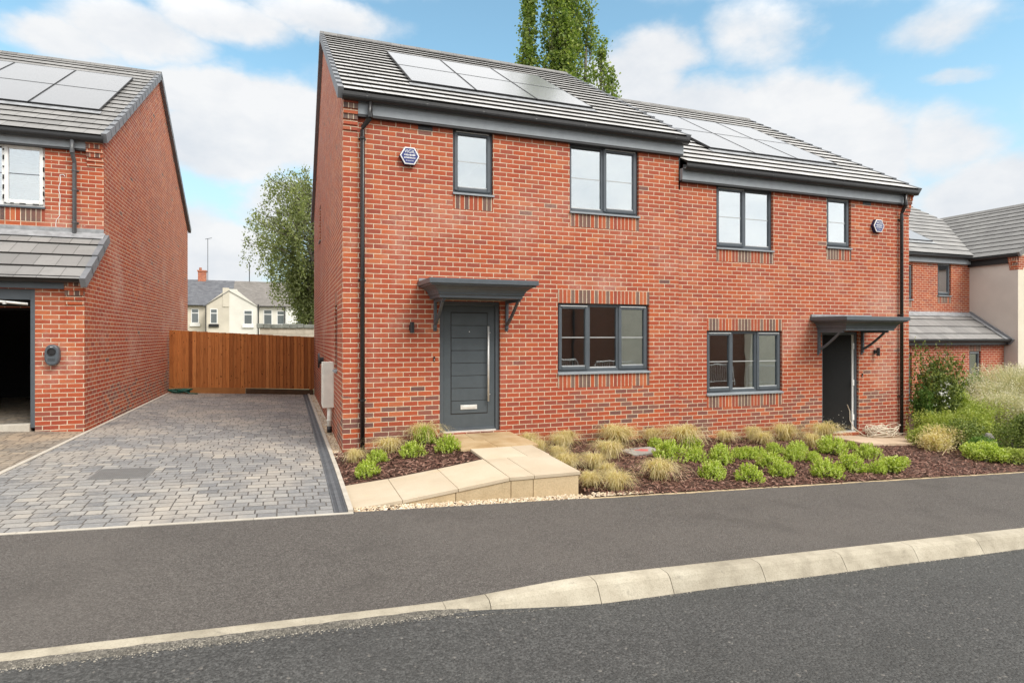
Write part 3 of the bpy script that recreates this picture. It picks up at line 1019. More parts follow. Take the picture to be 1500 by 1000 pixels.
mb.box(1.5, 2.59, -1.24, -0.02, -.5, -.063, 2)
mb.hexa([(.05, YF + .11, -.6), (1.58, YF + .11, -.6), (1.58, YB - .02, -.6), (.05, YB - .02, -.6),
         (.05, YF + .11, -.30), (1.58, YF + .11, -.135), (1.58, YB - .02, -.115), (.05, YB - .02, -.295)], 3)
mb.box(1.61, 2.38, YF + .11, -1.25, -.6, -.13, 3)
path = struct(mb.build("path", [M_['slab'], M_['slab_wet'], M_['block'], M_['joint']]))
bevel(path, 0.005, 2)

mb = MB()
pz = lambda x: lerp(-0.478, -0.60, (x - 9.4) / 2.3)
for (a, b, y0, y1) in ((9.4, 10.0, -1.0, -.52), (10.0, 10.6, -1.0, -.52), (10.6, 11.2, -1.0, -.52), (11.2, 11.7, -.95, -.52),
                       (9.4, 10.25, -.52, -.03), (10.25, 10.9, -.52, -.03), (10.9, 11.75, -.52, -.03)):
    slab(mb, [(a + g, y0 + g, pz(a)), (b - g, y0 + g, pz(b)), (b - g, y1 - g, pz(b)), (a + g, y1 - g, pz(a))], 0.09)
bevel(struct(mb.build("doorstep_paving", M_['slab_pink'])), 0.006)

# ------------------------------------------------------------------ house parts
TAN = 0.622
COS = 1 / math.sqrt(1 + TAN * TAN)
SIN = TAN * COS


def slope(mb, M, u0, u1, v0, z0, v1, n, tan=TAN, lift=0.040, flip=False, m0=0, m1=1):
    """stepped tile courses; M(u, v, z): v runs horizontally up the slope"""
    cos = 1 / math.sqrt(1 + tan * tan)
    sin = tan * cos
    L = (v1 - v0) / cos
    gg = L / n

    def S(u, s, h):
        return M(u, v0 + s * cos - h * sin, z0 + s * sin + h * cos)
    G = 0.338
    for i in range(n):
        s0 = i * gg
        s1 = min(L, s0 + gg + 0.02)
        va, vb = (i + 0.01) * G, (i + 0.99) * G
        mb.poly([S(u0, s0, lift), S(u1, s0, lift), S(u1, s1, 0.003), S(u0, s1, 0.003)], m0, [(u0, va), (u1, va), (u1, vb), (u0, vb)])
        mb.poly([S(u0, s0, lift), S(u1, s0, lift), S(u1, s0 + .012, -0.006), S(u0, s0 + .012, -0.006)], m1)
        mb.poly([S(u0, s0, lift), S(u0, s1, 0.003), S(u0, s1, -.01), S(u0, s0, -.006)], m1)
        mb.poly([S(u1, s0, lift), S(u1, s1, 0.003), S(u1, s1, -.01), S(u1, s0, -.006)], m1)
    return S, gg, L


def verge_caps(mb, S, gg, n, u, w0, w1, m=0):
    for i in range(n):
        s0, s1 = i * gg - 0.02, (i + 1) * gg + 0.005
        c = [S(u + w0, s0, -0.115), S(u + w1, s0, -0.115), S(u + w1, s1, -0.125), S(u + w0, s1, -0.125),
             S(u + w0, s0, 0.05), S(u + w1, s0, 0.05), S(u + w1, s1, 0.022), S(u + w0, s1, 0.022)]
        mb.hexa(c, m)


def make_roof(root, Mf, u0, u1, vr, z0, n, mat, capsL=True, capsR=True, rear=True, name="roof", lift=0.036):
    """Mf(u, v, z) with v inward from the wall face; eaves edge at v=-.17"""
    mb = MB()
    S, gg, L = slope(mb, Mf, u0, u1, -0.17, z0, vr, n, lift=lift)
    if rear:
        slope(mb, lambda u, v, z: Mf(u, 2 * vr - v, z), u0, u1, -0.17, z0, vr, n)
    o = mb.build(name, [mat, M_['tile_edge_shade']], root, normals=False)
    zr = z0 + TAN * (vr + 0.17)
    mb = MB()
    a = u0 - 0.05
    while a < u1 + 0.04:
        b = min(a + 0.45, u1 + 0.05)
        prof = [(vr - .14, zr - .055), (vr - .06, zr + .035), (vr, zr + .055), (vr + .06, zr + .035), (vr + .14, zr - .055), (vr, zr - .02)]
        mb.extrude(prof, lambda t_, p, q: Mf(t_, p, q), a + .002, b - .002)
        a += 0.45
    mb.build("ridge_tile", M_['tile_dark'], o)
    if capsL or capsR:
        S2 = lambda u, s, h: Mf(u, 2 * vr - (-0.17 + s * COS - h * SIN), z0 + s * SIN + h * COS)
        for flag, uu, w0, w1 in ((capsL, u0, -0.055, 0.03), (capsR, u1, -0.03, 0.055)):
            if flag:
                mb = MB()
                verge_caps(mb, S, gg, n, uu, w0, w1)
                if rear:
                    verge_caps(mb, S2, gg, n, uu, w0, w1)
                mb.build("verge", M_['verge'], o)
    return o, S


def solar(root, S, us, s0, s1, rows=2):
    k = (s1 - s0) / rows
    for i in range(len(us) - 1):
        for j in range(rows):
            a, b = us[i] + .009, us[i + 1] - .009
            c, d = s0 + j * k + .004, s0 + (j + 1) * k - .004
            mb = MB()
            fw = 0.012
            H0, H1 = 0.04, 0.082
            for (p, q, r_, s) in ((a, b, c, c + fw), (a, b, d - fw, d), (a, a + fw, c + fw, d - fw), (b - fw, b, c + fw, d - fw)):
                mb.hexa([S(p, r_, H0), S(q, r_, H0), S(q, s, H0), S(p, s, H0), S(p, r_, H1), S(q, r_, H1), S(q, s, H1), S(p, s, H1)], 1)
            mb.hexa([S(a + fw, c + fw, H0), S(b - fw, c + fw, H0), S(b - fw, d - fw, H0), S(a + fw, d - fw, H0),
                     S(a + fw, c + fw, H1 - .003), S(b - fw, c + fw, H1 - .003), S(b - fw, d - fw, H1 - .003), S(a + fw, d - fw, H1 - .003)], 0)
            mb.build("solar_panel", [M_['solar'], M_['solar_frame']], root)
    mb = MB()
    a, b = us[0] - .03, us[-1] + .03
    mb.hexa([S(a, s0 - .16, .034), S(b, s0 - .16, .034), S(b, s0, .036), S(a, s0, .036), S(a, s0 - .16, .04), S(b, s0 - .16, .04), S(b, s0, .046), S(a, s0, .046)])
    mb.build("panel_flashing", M_['lead'], root)


def make_window(root, M, u0, u1, z0, z1, lights, glass, frame=None, sill=True, set_back=0.055, bar=0.5, name="window", taped=False):
    """lights: list of (width fraction, 's' sash or 'f' fixed); z0 = underside of the sill"""
    fr = frame or M_['grey']
    zs = z0 + (0.045 if sill else 0.0)
    w = 0.058
    o_, i_ = -set_back, -set_back - 0.07
    mb = MB()
    mb.mbox(M, u0, u0 + w, i_, o_, zs, z1)
    mb.mbox(M, u1 - w, u1, i_, o_, zs, z1)
    mb.mbox(M, u0 + w, u1 - w, i_, o_, zs, zs + w)
    mb.mbox(M, u0 + w, u1 - w, i_, o_, z1 - w, z1)
    tot = sum(l[0] for l in lights)
    us = [u0 + w * .5]
    for l in lights:
        us.append(us[-1] + (u1 - u0 - w) * l[0] / tot)
    for q in us[1:-1]:
        mb.mbox(M, q - .032, q + .032, i_, o_ - .001, zs + w, z1 - w)
    win = mb.build(name, fr, root)
    bevel(win, 0.006, 2)
    for k, l in enumerate(lights):
        a = us[k] + (w * .5 if k == 0 else .032)
        b = us[k + 1] - (w * .5 if k == len(lights) - 1 else .032)
        c, d = zs + w, z1 - w
        if l[1] == 's':
            sa, sb, sc, sdd = a - .026, b + .026, c - .026, d + .026
            sw = 0.062
            so_, si_ = o_ + .022, o_ - .05
            mb = MB()
            mb.mbox(M, sa, sa + sw, si_, so_, sc, sdd)
            mb.mbox(M, sb - sw, sb, si_, so_, sc, sdd)
            mb.mbox(M, sa + sw, sb - sw, si_, so_, sc, sc + sw)
            mb.mbox(M, sa + sw, sb - sw, si_, so_, sdd - sw, sdd)
            s_ = mb.build("sash", fr, win)
            bevel(s_, 0.012, 2)
            mb = MB()
            mb.mbox(M, sa + .03, sb - .03, so_ - .001, so_ + .014, sdd - .022, sdd - .008)
            mb.build("weather_bead", M_['beading'] if not taped else fr, win)
            mb = MB()
            mb.mbox(M, sa + sw, sb - sw, si_ + .012, so_ - .012, sc + sw, sc + sw + .009)
            mb.build("weather_bead", M_['beading'] if not taped else fr, win)
            a, b, c, d = sa + sw, sb - sw, sc + sw, sdd - sw
            dp = o_ - .012
        else:
            mb = MB()
            mb.mbox(M, a, b, i_ + .01, o_ - .012, c, c + .016)
            mb.build("weather_bead", M_['beading'] if not taped else fr, win)
            dp = o_ - .03
        mb = MB()
        mb.mbox(M, a - .01, b + .01, dp - .004, dp, c - .01, d + .01)
        pn = mb.build("pane", glass, win)
        if bar:
            zb = lerp(c, d, bar)
            mb = MB()
            mb.mbox(M, a, b, dp + .0005, dp + .0015, zb - .008, zb + .008)
            mb.build("glazing_bar", M_['bar'] if not taped else M_['grey'], win)
    if sill:
        mb = MB()
        prof = [(-set_back - .05, z0 + .012), (-set_back - .05, z0 + .05), (.034, z0 + .028), (.036, z0), (.026, z0), (.022, z0 + .012)]
        mb.extrude(prof, lambda t_, p, q: M(t_, p, q), u0 - .004, u1 + .012)
        mb.build("sill", M_['grey_soft'] if not taped else M_['grey'], win)
    if taped:
        mb = MB()
        rr = random.Random(3)
        for uu in (u0 + .03, *[q for q in us[1:-1]], u1 - .03):
            z = zs + .1
            while z < z1 - .1:
                h = rr.choice((.03, .05, .08))
                mb.mbox(M, uu - .012, uu + .012, o_ + .0225, o_ + .0235, z, z + h)
                z += h + rr.uniform(.05, .14)
        uu = u0 + .1
        while uu < u1 - .15:
            h = rr.choice((.03, .05, .09))
            mb.mbox(M, uu, uu + h, o_ + .0225, o_ + .0235, zs + .028, zs + .045)
            uu += h + rr.uniform(.06, .16)
        mb.build("tape_marks", M_['dark'], win)
    return win


def soldier(root, M, u0, u1, z0, z1, mat=None):
    mb = MB()
    mb.mbox(M, u0, u1, -0.05, 0.0025, z0, z1)
    return mb.build("soldier_course", mat or M_['soldier'], root)


def gutter(root, M, u0, u1, zc, dd=0.15, r=0.062, mat=None):
    mb = MB()
    prof = [(dd - r, zc + r * .7)] + [(dd - r * math.cos(a), zc - r * math.sin(a)) for a in span(0.0, math.pi, 8)] + [(dd + r, zc + r * .75), (dd + r - .01, zc + r * .75), (dd + r - .01, zc)] + \
           [(dd + (r - .008) * math.cos(a), zc - (r - .008) * math.sin(a)) for a in span(0.0, math.pi, 8)] + [(dd - r + .008, zc + r * .7)]
    mb.extrude(prof, lambda t_, p, q: M(t_, p, q), u0, u1)
    o = mb.build("gutter", mat or M_['gutter'], root)
    x = u0 + 0.35
    while x < u1 - .2:
        mb = MB()
        mb.mbox(M, x - .014, x + .014, dd - r, dd + r + .004, zc + r * .55, zc + r * .8)
        mb.extrude([(dd + (r + .003) * math.cos(a), zc - (r + .003) * math.sin(a)) for a in span(-.5, 1.9, 6)] + [(dd + (r - .002) * math.cos(a), zc - (r - .002) * math.sin(a)) for a in reversed(span(-.5, 1.9, 6))],
                   lambda t_, p, q: M(t_, p, q), x - .012, x + .012)
        x += 0.9
        mb.build("gutter_bracket", M_['gutter'], o)
    return o


def downpipe(root, M, ut, ub, ztop, zbot, mat, dd_top=0.15, foot=False):
    mb = MB()
    r = 0.034
    pts = [M(ut, dd_top, ztop), M(ut, dd_top, ztop - .2), M(ut, dd_top - .005, ztop - .24), M(ub, .068, ztop - .36), M(ub, .06, ztop - .40), M(ub, .06, zbot)]
    if foot:
        pts[-1] = M(ub, .06, zbot + .06)
        pts += [M(ub, .075, zbot + .02), M(ub, .15, zbot)]
    mb.tube(pts, r, 12)
    o = mb.build("downpipe", mat, root, smooth=True)
    for z in (ztop - .52, lerp(ztop, zbot, .5), lerp(ztop, zbot, .84)):
        mb = MB()
        mb.tube([M(ub, .06, z - .016), M(ub, .06, z + .016)], r + .007, 12)
        mb.mbox(M, ub - .055, ub + .055, 0, .02, z - .01, z + .01)
        mb.build("pipe_clip", mat, o)
    mb = MB()
    mb.tube([M(ut, dd_top, ztop - .23), M(ut, dd_top, ztop - .17)], r + .006, 12)
    mb.build("pipe_socket", mat, o)
    return o


def corbel(root, M, u0, u1, ztop, n=6, step=0.019, wall_in=0.1, mat=None):
    """brick kneeler stepping out course by course under the eaves"""
    mb = MB()
    for i in range(n):
        z1 = ztop - i * 0.075
        dd = 0.002 + step * (n - i)
        lo = u0 - 0.004 if i < 0 else u0
        mb.mbox(M, lo, u1, -.02, dd, z1 - .075, z1 - .001, 1 if i in (1, 3, 6) else 0)
    return mb.build("corbel", [mat or M_['brick'], M_['soldier']], root)


def canopy(root, M, u0, u1, ztop, depth):
    mb = MB()
    ly = [(-.27, .19), (-.225, .19), (-.222, .172), (-.19, .165), (-.15, .14), (-.115, .095), (-.10, .06), (-.095, .03), (-.075, .03), (-.072, 0), (0.0, 0)]

    def ring(dz, ins):
        return [M(u0 + ins, 0.0, ztop + dz), M(u1 - ins, 0.0, ztop + dz), M(u1 - ins, depth - ins, ztop + dz - .012), M(u0 + ins, depth - ins, ztop + dz - .012)]
    for (a, b) in zip(ly[:-1], ly[1:]):
        r0, r1 = ring(*a), ring(*b)
        for k in range(4):
            j = (k + 1) % 4
            mb.poly([r0[k], r0[j], r1[j], r1[k]])
    mb.poly(ring(*ly[0]))
    mb.poly(ring(*ly[-1]))
    c = mb.build("canopy", M_['grey'], root)
    bevel(c, 0.004, 1)
    mb = MB()
    mb.mbox(M, u0 + .02, u1 - .02, 0.0, .03, ztop + .001, ztop + .05)
    mb.build("canopy_flashing", M_['lead'], c)
    for uc in (u0 + .275, u1 - .215):
        mb = MB()
        zb = ztop - .27
        mb.mbox(M, uc - .022, uc + .022, 0, .05, zb - .46, zb - .001)
        mb.mbox(M, uc - .022, uc + .022, .05, .6, zb - .05, zb - .001)
        for k in range(8):
            a0, a1 = k / 8, (k + 1) / 8
            f = lambda q: (lerp(.045, .52, q), lerp(zb - .38, zb - .045, q ** 1.25))
            (da, za), (db, zb2) = f(a0), f(a1)
            mb.hexa([M(uc - .02, da, za - .025), M(uc + .02, da, za - .025), M(uc + .02, db, zb2 - .025), M(uc - .02, db, zb2 - .025),
                     M(uc - .02, da, za + .025), M(uc + .02, da, za + .025), M(uc + .02, db, zb2 + .025), M(uc - .02, db, zb2 + .025)])
        mb.mbox(M, uc - .028, uc + .028, 0, .012, zb - .50, zb - .40)
        bevel(mb.build("bracket", M_['grey'], c), 0.004, 1)
    return c


def alarm(root, M, u, z, mirror=False):
    def hexp(s, d, sq=1.0):
        return [M(u + s * math.cos(a), d, z + s * sq * math.sin(a)) for a in [k * math.pi / 3 for k in range(6)]]

    def shell(mb, rings, m=0):
        for r0, r1 in zip(rings[:-1], rings[1:]):
            for k in range(6):
                j = (k + 1) % 6
                mb.poly([r0[k], r0[j], r1[j], r1[k]], m)
        mb.poly(rings[0], m)
        mb.poly(rings[-1], m)
    mb = MB()
    shell(mb, [hexp(.155, 0), hexp(.155, .065), hexp(.145, .07)])
    o = mb.build("alarm_box", M_['navy'], root)
    mb = MB()
    shell(mb, [hexp(.15, .069), hexp(.15, .077), hexp(.143, .08)])
    mb.build("rim", M_['white'], o)
    mb = MB()
    shell(mb, [hexp(.130, .078), hexp(.130, .0815)])
    mb.build("face", M_['blue'], o)
    mb = MB()
    rr = random.Random(4)
    for zz, hw, hh in ((.012, .085, .026), (-.03, .085, .022), (-.075, .06, .009)):
        x = -hw
        while x < hw - .008:
            ww = rr.uniform(.008, .018)
            mb.mbox(M, u + x, u + min(hw, x + ww), .0815, .0825, z + zz - hh * rr.uniform(.35, .55), z + zz + hh * rr.uniform(.3, .55))
            x += ww + .006
    mb.build("small_print", M_['white'], o)
    cu = bpy.data.curves.new("lettering", 'FONT')
    cu.body = "VIGIL"
    cu.size = 0.072
    cu.align_x = 'CENTER'
    cu.extrude = 0.0006
    cu.materials.append(M_['white'])
    t0 = bpy.data.objects.new("lettering_curve", cu)
    COL.objects.link(t0)
    me = bpy.data.meshes.new_from_object(t0.evaluated_get(bpy.context.evaluated_depsgraph_get()))
    bpy.data.objects.remove(t0)
    bpy.data.curves.remove(cu)
    me.name = "lettering"
    t_ = bpy.data.objects.new("lettering", me)
    COL.objects.link(t_)
    t_.parent = o
    off = Vector(LOC[o.name])
    t_.location = Vector(M(u, .0825, z + .042)) - off
    t_.rotation_euler = (rad(90), 0, 0)
    return o


def make_door(root, M, u0, u1, z0, z1, open_angle=0.0):
    w = 0.068
    mb = MB()
    o_, i_ = -.045, -.12
    mb.mbox(M, u0, u0 + w, i_, o_, z0, z1)
    mb.mbox(M, u1 - w, u1, i_, o_, z0, z1)
    mb.mbox(M, u0 + w, u1 - w, i_, o_, z1 - w, z1)
    fr = mb.build("door_frame", M_['grey'], root)
    bevel(fr, 0.008, 2)
    mb = MB()
    mb.mbox(M, u0 + w, u1 - w, i_, o_ + .03, z0, z0 + .022)
    mb.build("threshold", M_['steel'], fr)
    a, b, c, d = u0 + w + .004, u1 - w - .004, z0 + .03, z1 - w - .004
    if open_angle == 0:
        L = M
        face = -.07
    else:
        ca, sa = math.cos(open_angle), math.sin(open_angle)
        # the leaf turns inwards about its hinge side (u = a)

        def L(u, dd, z):
            x, y = u - a, dd + .07
            return M(a + x * ca + y * sa, -.07 - x * sa + y * ca, z)
        face = -.07
    mb = MB()
    mb.mbox(L, a, b, face - .044, face, c, d)
    lf = mb.build("door", M_['doorgrey'] if open_angle == 0 else M_['blackface'], root)
    bevel(lf, 0.004, 2)
    if open_angle == 0:
        mb = MB()
        pa, pb = a + .135, b - .135
        zt = d - .11
        zb = c + .26
        n = 8
        hh = (zt - zb) / n
        # a raised panel field of boards with fine grooves between
        for k in range(n):
            mb.mbox(L, pa, pb, face - .001, face + .0055, zb + k * hh + .004, zb + (k + 1) * hh - .004)
        bevel(mb.build("panel_boards", M_['doorgrey'], lf), 0.003, 1)
        mb = MB()
        mb.mbox(L, pa - .012, pb + .012, face - .001, face + .0012, zb - .012, zt + .012)
        mb.build("panel_groove", M_['gutter'], lf)
        hx_ = u1 - .2
        mb = MB()
        mb.tube([L(hx_, face + .06, z0 + .476), L(hx_, face + .06, z0 + 1.69)], .0155, 12)
        for z in (z0 + .585, z0 + 1.585):
            mb.tube([L(hx_ + .045, face, z), L(hx_ + .004, face + .056, z)], .009, 8)
        mb.build("handle", M_['steel'], lf, smooth=True)
        mb = MB()
        mb.mbox(L, u0 + .355, u0 + .63, face + .006, face + .016, z0 + .355, z0 + .425)
        mb.mbox(L, u0 + .385, u0 + .60, face + .016, face + .021, z0 + .37, z0 + .412)
        bevel(mb.build("letterbox", M_['steel'], lf), 0.004, 2)
        mb = MB()
        mb.tube([L((a + b) / 2, face + .004, z0 + 1.60), L((a + b) / 2, face + .012, z0 + 1.60)], .008, 10)
        mb.build("spyhole", M_['steel'], lf)
        mb = MB()
        mb.mbox(L, a + .01, b - .01, face, face + .025, c, c + .03)
        mb.build("drip_bar", M_['grey'], lf)
    else:
        mb = MB()
        mb.mbox(L, a + .002, a + .055, face - .046, face - .012, c, d, 0)
        mb.build("door_edge", M_['white'], lf)
        mb = MB()
        mb.mbox(M, u0 + w - .022, u0 + w + .034, i_, o_ - .022, z0 + .03, z1 - w, 0)
        for z in (z0 + .3, z0 + 1.02, z0 + 1.78):
            mb.mbox(M, u0 + w + .0, u0 + w + .05, o_ - .035, o_ - .006, z - .06, z + .06, 0)
        mb.build("door_seal", M_['white'], fr)
        rr = random.Random(8)
        mb = MB()
        for k in range(46):
            uu = rr.uniform(a + .12, b - .05)
            zz = c + abs(rr.gauss(0, .13)) + .03
            s = rr.uniform(.004, .014)
            mb.mbox(L, uu, uu + s, face + .0006, face + .0014, zz, zz + s * rr.uniform(.6, 1.6))
        mb.build("plaster_splashes", M_['offwhite'], lf)
    return lf


def wall_light(root, M, u, z, side=0.0):
    mb = MB()
    mb.tube([M(u + side, .085, z - .085), M(u + side, .085, z + .085)], .034, 14)
    mb.mbox(M, u - .03, u + .03, 0, .02, z - .04, z + .04)
    mb.mbox(M, u - .012 + side * .5, u + .012 + side * .5, .018, .06, z - .012, z + .012)
    return mb.build("wall_light", M_['gutter'], root)


def semi(root, mir, brick):
    """one half of the pair; every measure is given for the left half and mirrored for the right"""
    if mir:
        M = lambda u, d, z: (2 * P - u, -d, z - DZ)
    else:
        M = lambda u, d, z: (u, -d, z)
    Mv = lambda u, v, z: M(u, -v, z)
    dep = 10.05
    zlow = -1.0
    w3 = (3.506, 5.306, 0.8775, 2.09)
    w2 = (3.7315, 5.0896, 3.6203, 4.829)
    w1 = (1.6845, 2.3582, 3.7722, 4.829)
    dr = (1.4711, 2.4789, 0.0, 2.0833)
    top = 5.03
    mb = MB()
    u_in = P - 0.001
    mb.wall(M, 0, u_in, zlow, top, [w3, w2, w1, dr], 0.13)
    if not mir:
        mb.wall(lambda u, d, z: (-d, u, z), 0, dep, zlow, top, [(1.06, 1.64, .92, 2.05), (6.2, 6.78, 3.85, 4.75)], 0.1)
    else:
        mb.wall(lambda u, d, z: (2 * P + d, u, z - DZ), 0, dep, zlow, top, [], 0.1)
    mb.wall(lambda u, d, z: M(u, -dep - d, z), 0, u_in, zlow, top, [], 0.1)
    # gable ends
    for uu in (0.0, u_in):
        zr = 5.205 + TAN * 5.025
        pts = [M(uu, 0, top), M(uu, -dep, top), M(uu, -dep, 5.195), M(uu, -dep / 2, zr), M(uu, 0, 5.195)]
        mb.poly(pts, 0, [(-q[1], q[2]) for q in pts])
    if not mir:
        mb.wall(lambda u, d, z: M(u_in, -u, z), 0, dep, 4.2, top)
    wl = mb.build("wall", brick, root)
    # soldier courses
    soldier(root, M, w3[0], w3[1], w3[3] + .002, 2.315)
    soldier(root, M, w3[0], w3[1], w3[2] - .225, w3[2] - .002)
    soldier(root, M, w2[0], w2[1], w2[2] - .225, w2[2] - .002)
    soldier(root, M, w1[0], w1[1], w1[2] - .225, w1[2] - .002)
    # windows
    make_window(root, M, *w3, [(.33, 's'), (.335, 'f'), (.335, 's')], M_['glass'])
    make_window(root, M, *w2, [(.485, 'f'), (.515, 's')], M_['glass_up'])
    make_window(root, M, *w1, [(1, 's')], M_['glass_up'])
    if not mir:
        Ms = lambda u, d, z: (-d, u, z)
        make_window(root, Ms, 1.06, 1.64, .92, 2.05, [(1, 's')], M_['glass'])
        make_window(root, Ms, 6.2, 6.78, 3.85, 4.75, [(1, 's')], M_['glass_up'])
        mb = MB()
        mb.mbox(Ms, 1.06, 1.64, -.02, .0025, 2.052, 2.275)
        mb.build("soldier_course", M_['soldier'], root)
    # door
    make_door(root, M, *dr, open_angle=rad(38) if mir else 0.0)
    canopy(root, M, 1.12, 2.80, 2.375, .86)
    # eaves
    mb = MB()
    mb.mbox(M, .215, P + (.045 if not mir else -.02), 0.0, .085, 4.83, 5.035)
    fa = mb.build("fascia", M_['grey_soft'], root)
    mb = MB()
    mb.mbox(M, .215, P + (.045 if not mir else -.02), .002, .078, 4.795, 4.828)
    mb.build("soffit", M_['gutter'], fa)
    gutter(root, M, -.02, P + (.10 if not mir else -.03), 5.055)
    corbel(root, M, 0.002, .213, 5.05)
    if not mir:
        downpipe(root, M, .383, .281, 5.0, -.27, M_['pipe'])
    else:
        downpipe(root, M, .30, .30, 5.0, -.12, M_['pipe'])
    # roof
    vr = dep / 2
    z0 = 5.118
    if mir:
        Mr = lambda u, v, z: (u, v, z - DZ)
        ro, S = make_roof(root, Mr, P + .06, 2 * P + .06, vr, z0, 18, M_['tile'], capsL=False, capsR=True)
        us = [2 * P - 4.6, 2 * P - 3.457, 2 * P - 2.313, 2 * P - 1.17]
    else:
        Mr = lambda u, v, z: (u, v, z)
        ro, S = make_roof(root, Mr, -.03, P + .07, vr, z0, 18, M_['tile'], capsL=True, capsR=True)
        us = [1.17, 2.313, 3.457, 4.6]
    solar(root, S, us, 1.18, 4.34)
    # small fittings
    alarm(root, M, .985, 4.285 if not mir else 4.30)
    wall_light(root, M, 1.02, 1.66, 0.0 if not mir else -.0)
    mb = MB()
    mb.mbox(M, 1.37, 1.395, 0, .018, 1.14, 1.21)
    mb.tube([M(1.3825, .018, 1.16), M(1.3825, .022, 1.16)], .007, 8, 1)
    mb.build("doorbell", [M_['gutter'], M_['white']], root)
    mb = MB()
    for k in range(5):
        mb.mbox(M, 1.14 + k * .042, 1.168 + k * .042, -.02, .006, 4.735, 4.79)
    mb.mbox(M, 1.13, 1.36, -.02, .003, 4.728, 4.797)
    mb.build("air_vent", M_['gutter'], root)
    # rooms behind the windows
    mb = MB()
    for za, zb in ((.0, 2.4), (2.65, 5.0)):
        mb.mbox(M, .3, P - .15, -4.2, -.32, za, zb, 0, skip=(0, 1, 2, 3, 4, 5))
        a, b = .3, P - .15
        mb.poly([M(a, -4.2, za), M(b, -4.2, za), M(b, -4.2, zb), M(a, -4.2, zb)], 0)
        mb.poly([M(a, -.13, za), M(a, -4.2, za), M(a, -4.2, zb), M(a, -.13, zb)], 0)
        mb.poly([M(b, -.13, za), M(b, -4.2, za), M(b, -4.2, zb), M(b, -.13, zb)], 0)
        mb.poly([M(a, -.10, za), M(b, -.10, za), M(b, -4.2, za), M(a, -4.2, za)], 1)
        mb.poly([M(a, -.10, zb), M(b, -.10, zb), M(b, -4.2, zb), M(a, -4.2, zb)], 0)
        mb.poly([M(2.9, -.16, za), M(2.9, -4.2, za), M(2.9, -4.2, zb), M(2.9, -.16, zb)], 0)
    mb.build("interior", [M_['inner'], M_['floor']], root)
    return S


h1 = thing("brick_house", "taller left half of the red brick pair, with a closed grey front door", "house", (0, 0, -.2), "red brick houses")
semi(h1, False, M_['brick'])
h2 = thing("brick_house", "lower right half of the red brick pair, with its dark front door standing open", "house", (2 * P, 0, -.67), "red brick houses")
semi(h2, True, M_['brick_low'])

# step in the roofs at the party line
mb = MB()
mb.box(P - .0005, P + .03, .0, 5.0, 4.2, 4.9)
mb.build("party_step", M_['gutter'], h1)

# side wall fittings of the left half
mb = MB()
mb.box(-.19, 0, 1.78, 2.14, .27, 1.07)
mt = mb.build("meter_box", M_['offwhite'], h1)
bevel(mt, .01, 2)
mb = MB()
mb.box(-.196, -.19, 1.80, 2.12, .30, 1.04)
bevel(mb.build("meter_door", M_['offwhite'], mt), .003, 1)
mb = MB()
mb.tube([(-.07, 1.86, .28), (-.07, 1.86, -.06)], .042, 12)
mb.tube([(-.07, 1.86, .03), (-.07, 1.86, .06)], .048, 12)
mb.tube([(-.07, 1.86, -.06), (-.07, 1.86, -.17)], .044, 12, 1)
mb.build("service_pipe", [M_['offwhite'], M_['gutter']], mt, smooth=True)
mb = MB()
mb.tube([(0, 5.05, .98), (-.08, 5.05, .98), (-.085, 5.05, .98), (-.12, 5.05, .98)], [.075, .075, .17, .165], 20)
mb.build("flue_terminal", M_['gutter'], h1)

# ------------------------------------------------------------------ house on the left
YL, XL, ZL, YG = 3.73, -3.92, 0.03, 2.586
h3 = thing("brick_house", "red brick house at the left edge with an open dark garage and white taped window", "house", (XL, YG, -.05), "red brick houses")
Mf = lambda u, d, z: (u, YL - d, z + ZL)
Mg = lambda u, d, z: (u, YG - d, z)
Msd = lambda u, d, z: (XL + d, u, z)
X0 = -12.0
winL = (-6.05, -4.82, 3.76, 4.90)
mb = MB()
mb.wall(Mf, X0, XL - .001, 2.0, 5.05, [winL], .1)
mb.wall(Mg, X0, XL - .001, -.6, 2.6, [(-7.6, -4.60, -.6, 2.29)], .16)
mb.wall(Msd, YL, 13.78, -.6, 5.06)
pts = [(XL, YG, -.6), (XL, YL, -.6), (XL, YL, 3.30), (XL, YG, 2.585)]
mb.poly(pts, 0, [(q[1], q[2]) for q in pts])
zr = 5.205 + ZL + TAN * 5.025
pts = [(XL, YL, 5.06), (XL, 13.78, 5.06), (XL, 13.78, 5.225), (XL, YL + 5.025, zr), (XL, YL, 5.225)]
mb.poly(pts, 0, [(q[1], q[2]) for q in pts])
mb.wall(lambda u, d, z: (u, 13.78 + d, z), X0, XL, -.6, 5.1)
mb.wall(lambda u, d, z: (X0, u, z), YG, 13.78, -.6, 5.1)
mb.build("wall", M_['brick_left'], h3)
soldier(h3, Mf, winL[0], winL[1], winL[2] - .225, winL[2] - .002)
make_window(h3, Mf, *winL, [(.5, 'f'), (.5, 's')], M_['glass_up'], frame=M_['white'], taped=True, bar=.52)
mb = MB()
mb.mbox(Mf, X0, XL - .265, 0, .085, 4.88, 5.06)
fa = mb.build("fascia", M_['grey_soft'], h3)
mb = MB()
mb.mbox(Mf, X0, XL - .265, .002, .078, 4.845, 4.878)
mb.build("soffit", M_['gutter'], fa)
gutter(h3, Mf, X0, XL + .03, 5.055)
corbel(h3, Mf, XL - .262, XL - .002, 5.05, mat=M_['brick_left'])
downpipe(h3, Mf, -4.37, -4.36, 5.0, 3.27, M_['pipe_grey'], foot=True)
ro, SL = make_roof(h3, lambda u, v, z: (u, YL + v, z + ZL), X0, XL + .03, 5.025, 5.118, 18, M_['tile_left'], capsL=False, lift=0.026)
solar(h3, SL, [-10.1, -8.93, -7.76, -6.59, -5.42, -4.25], 1.52, 4.86)
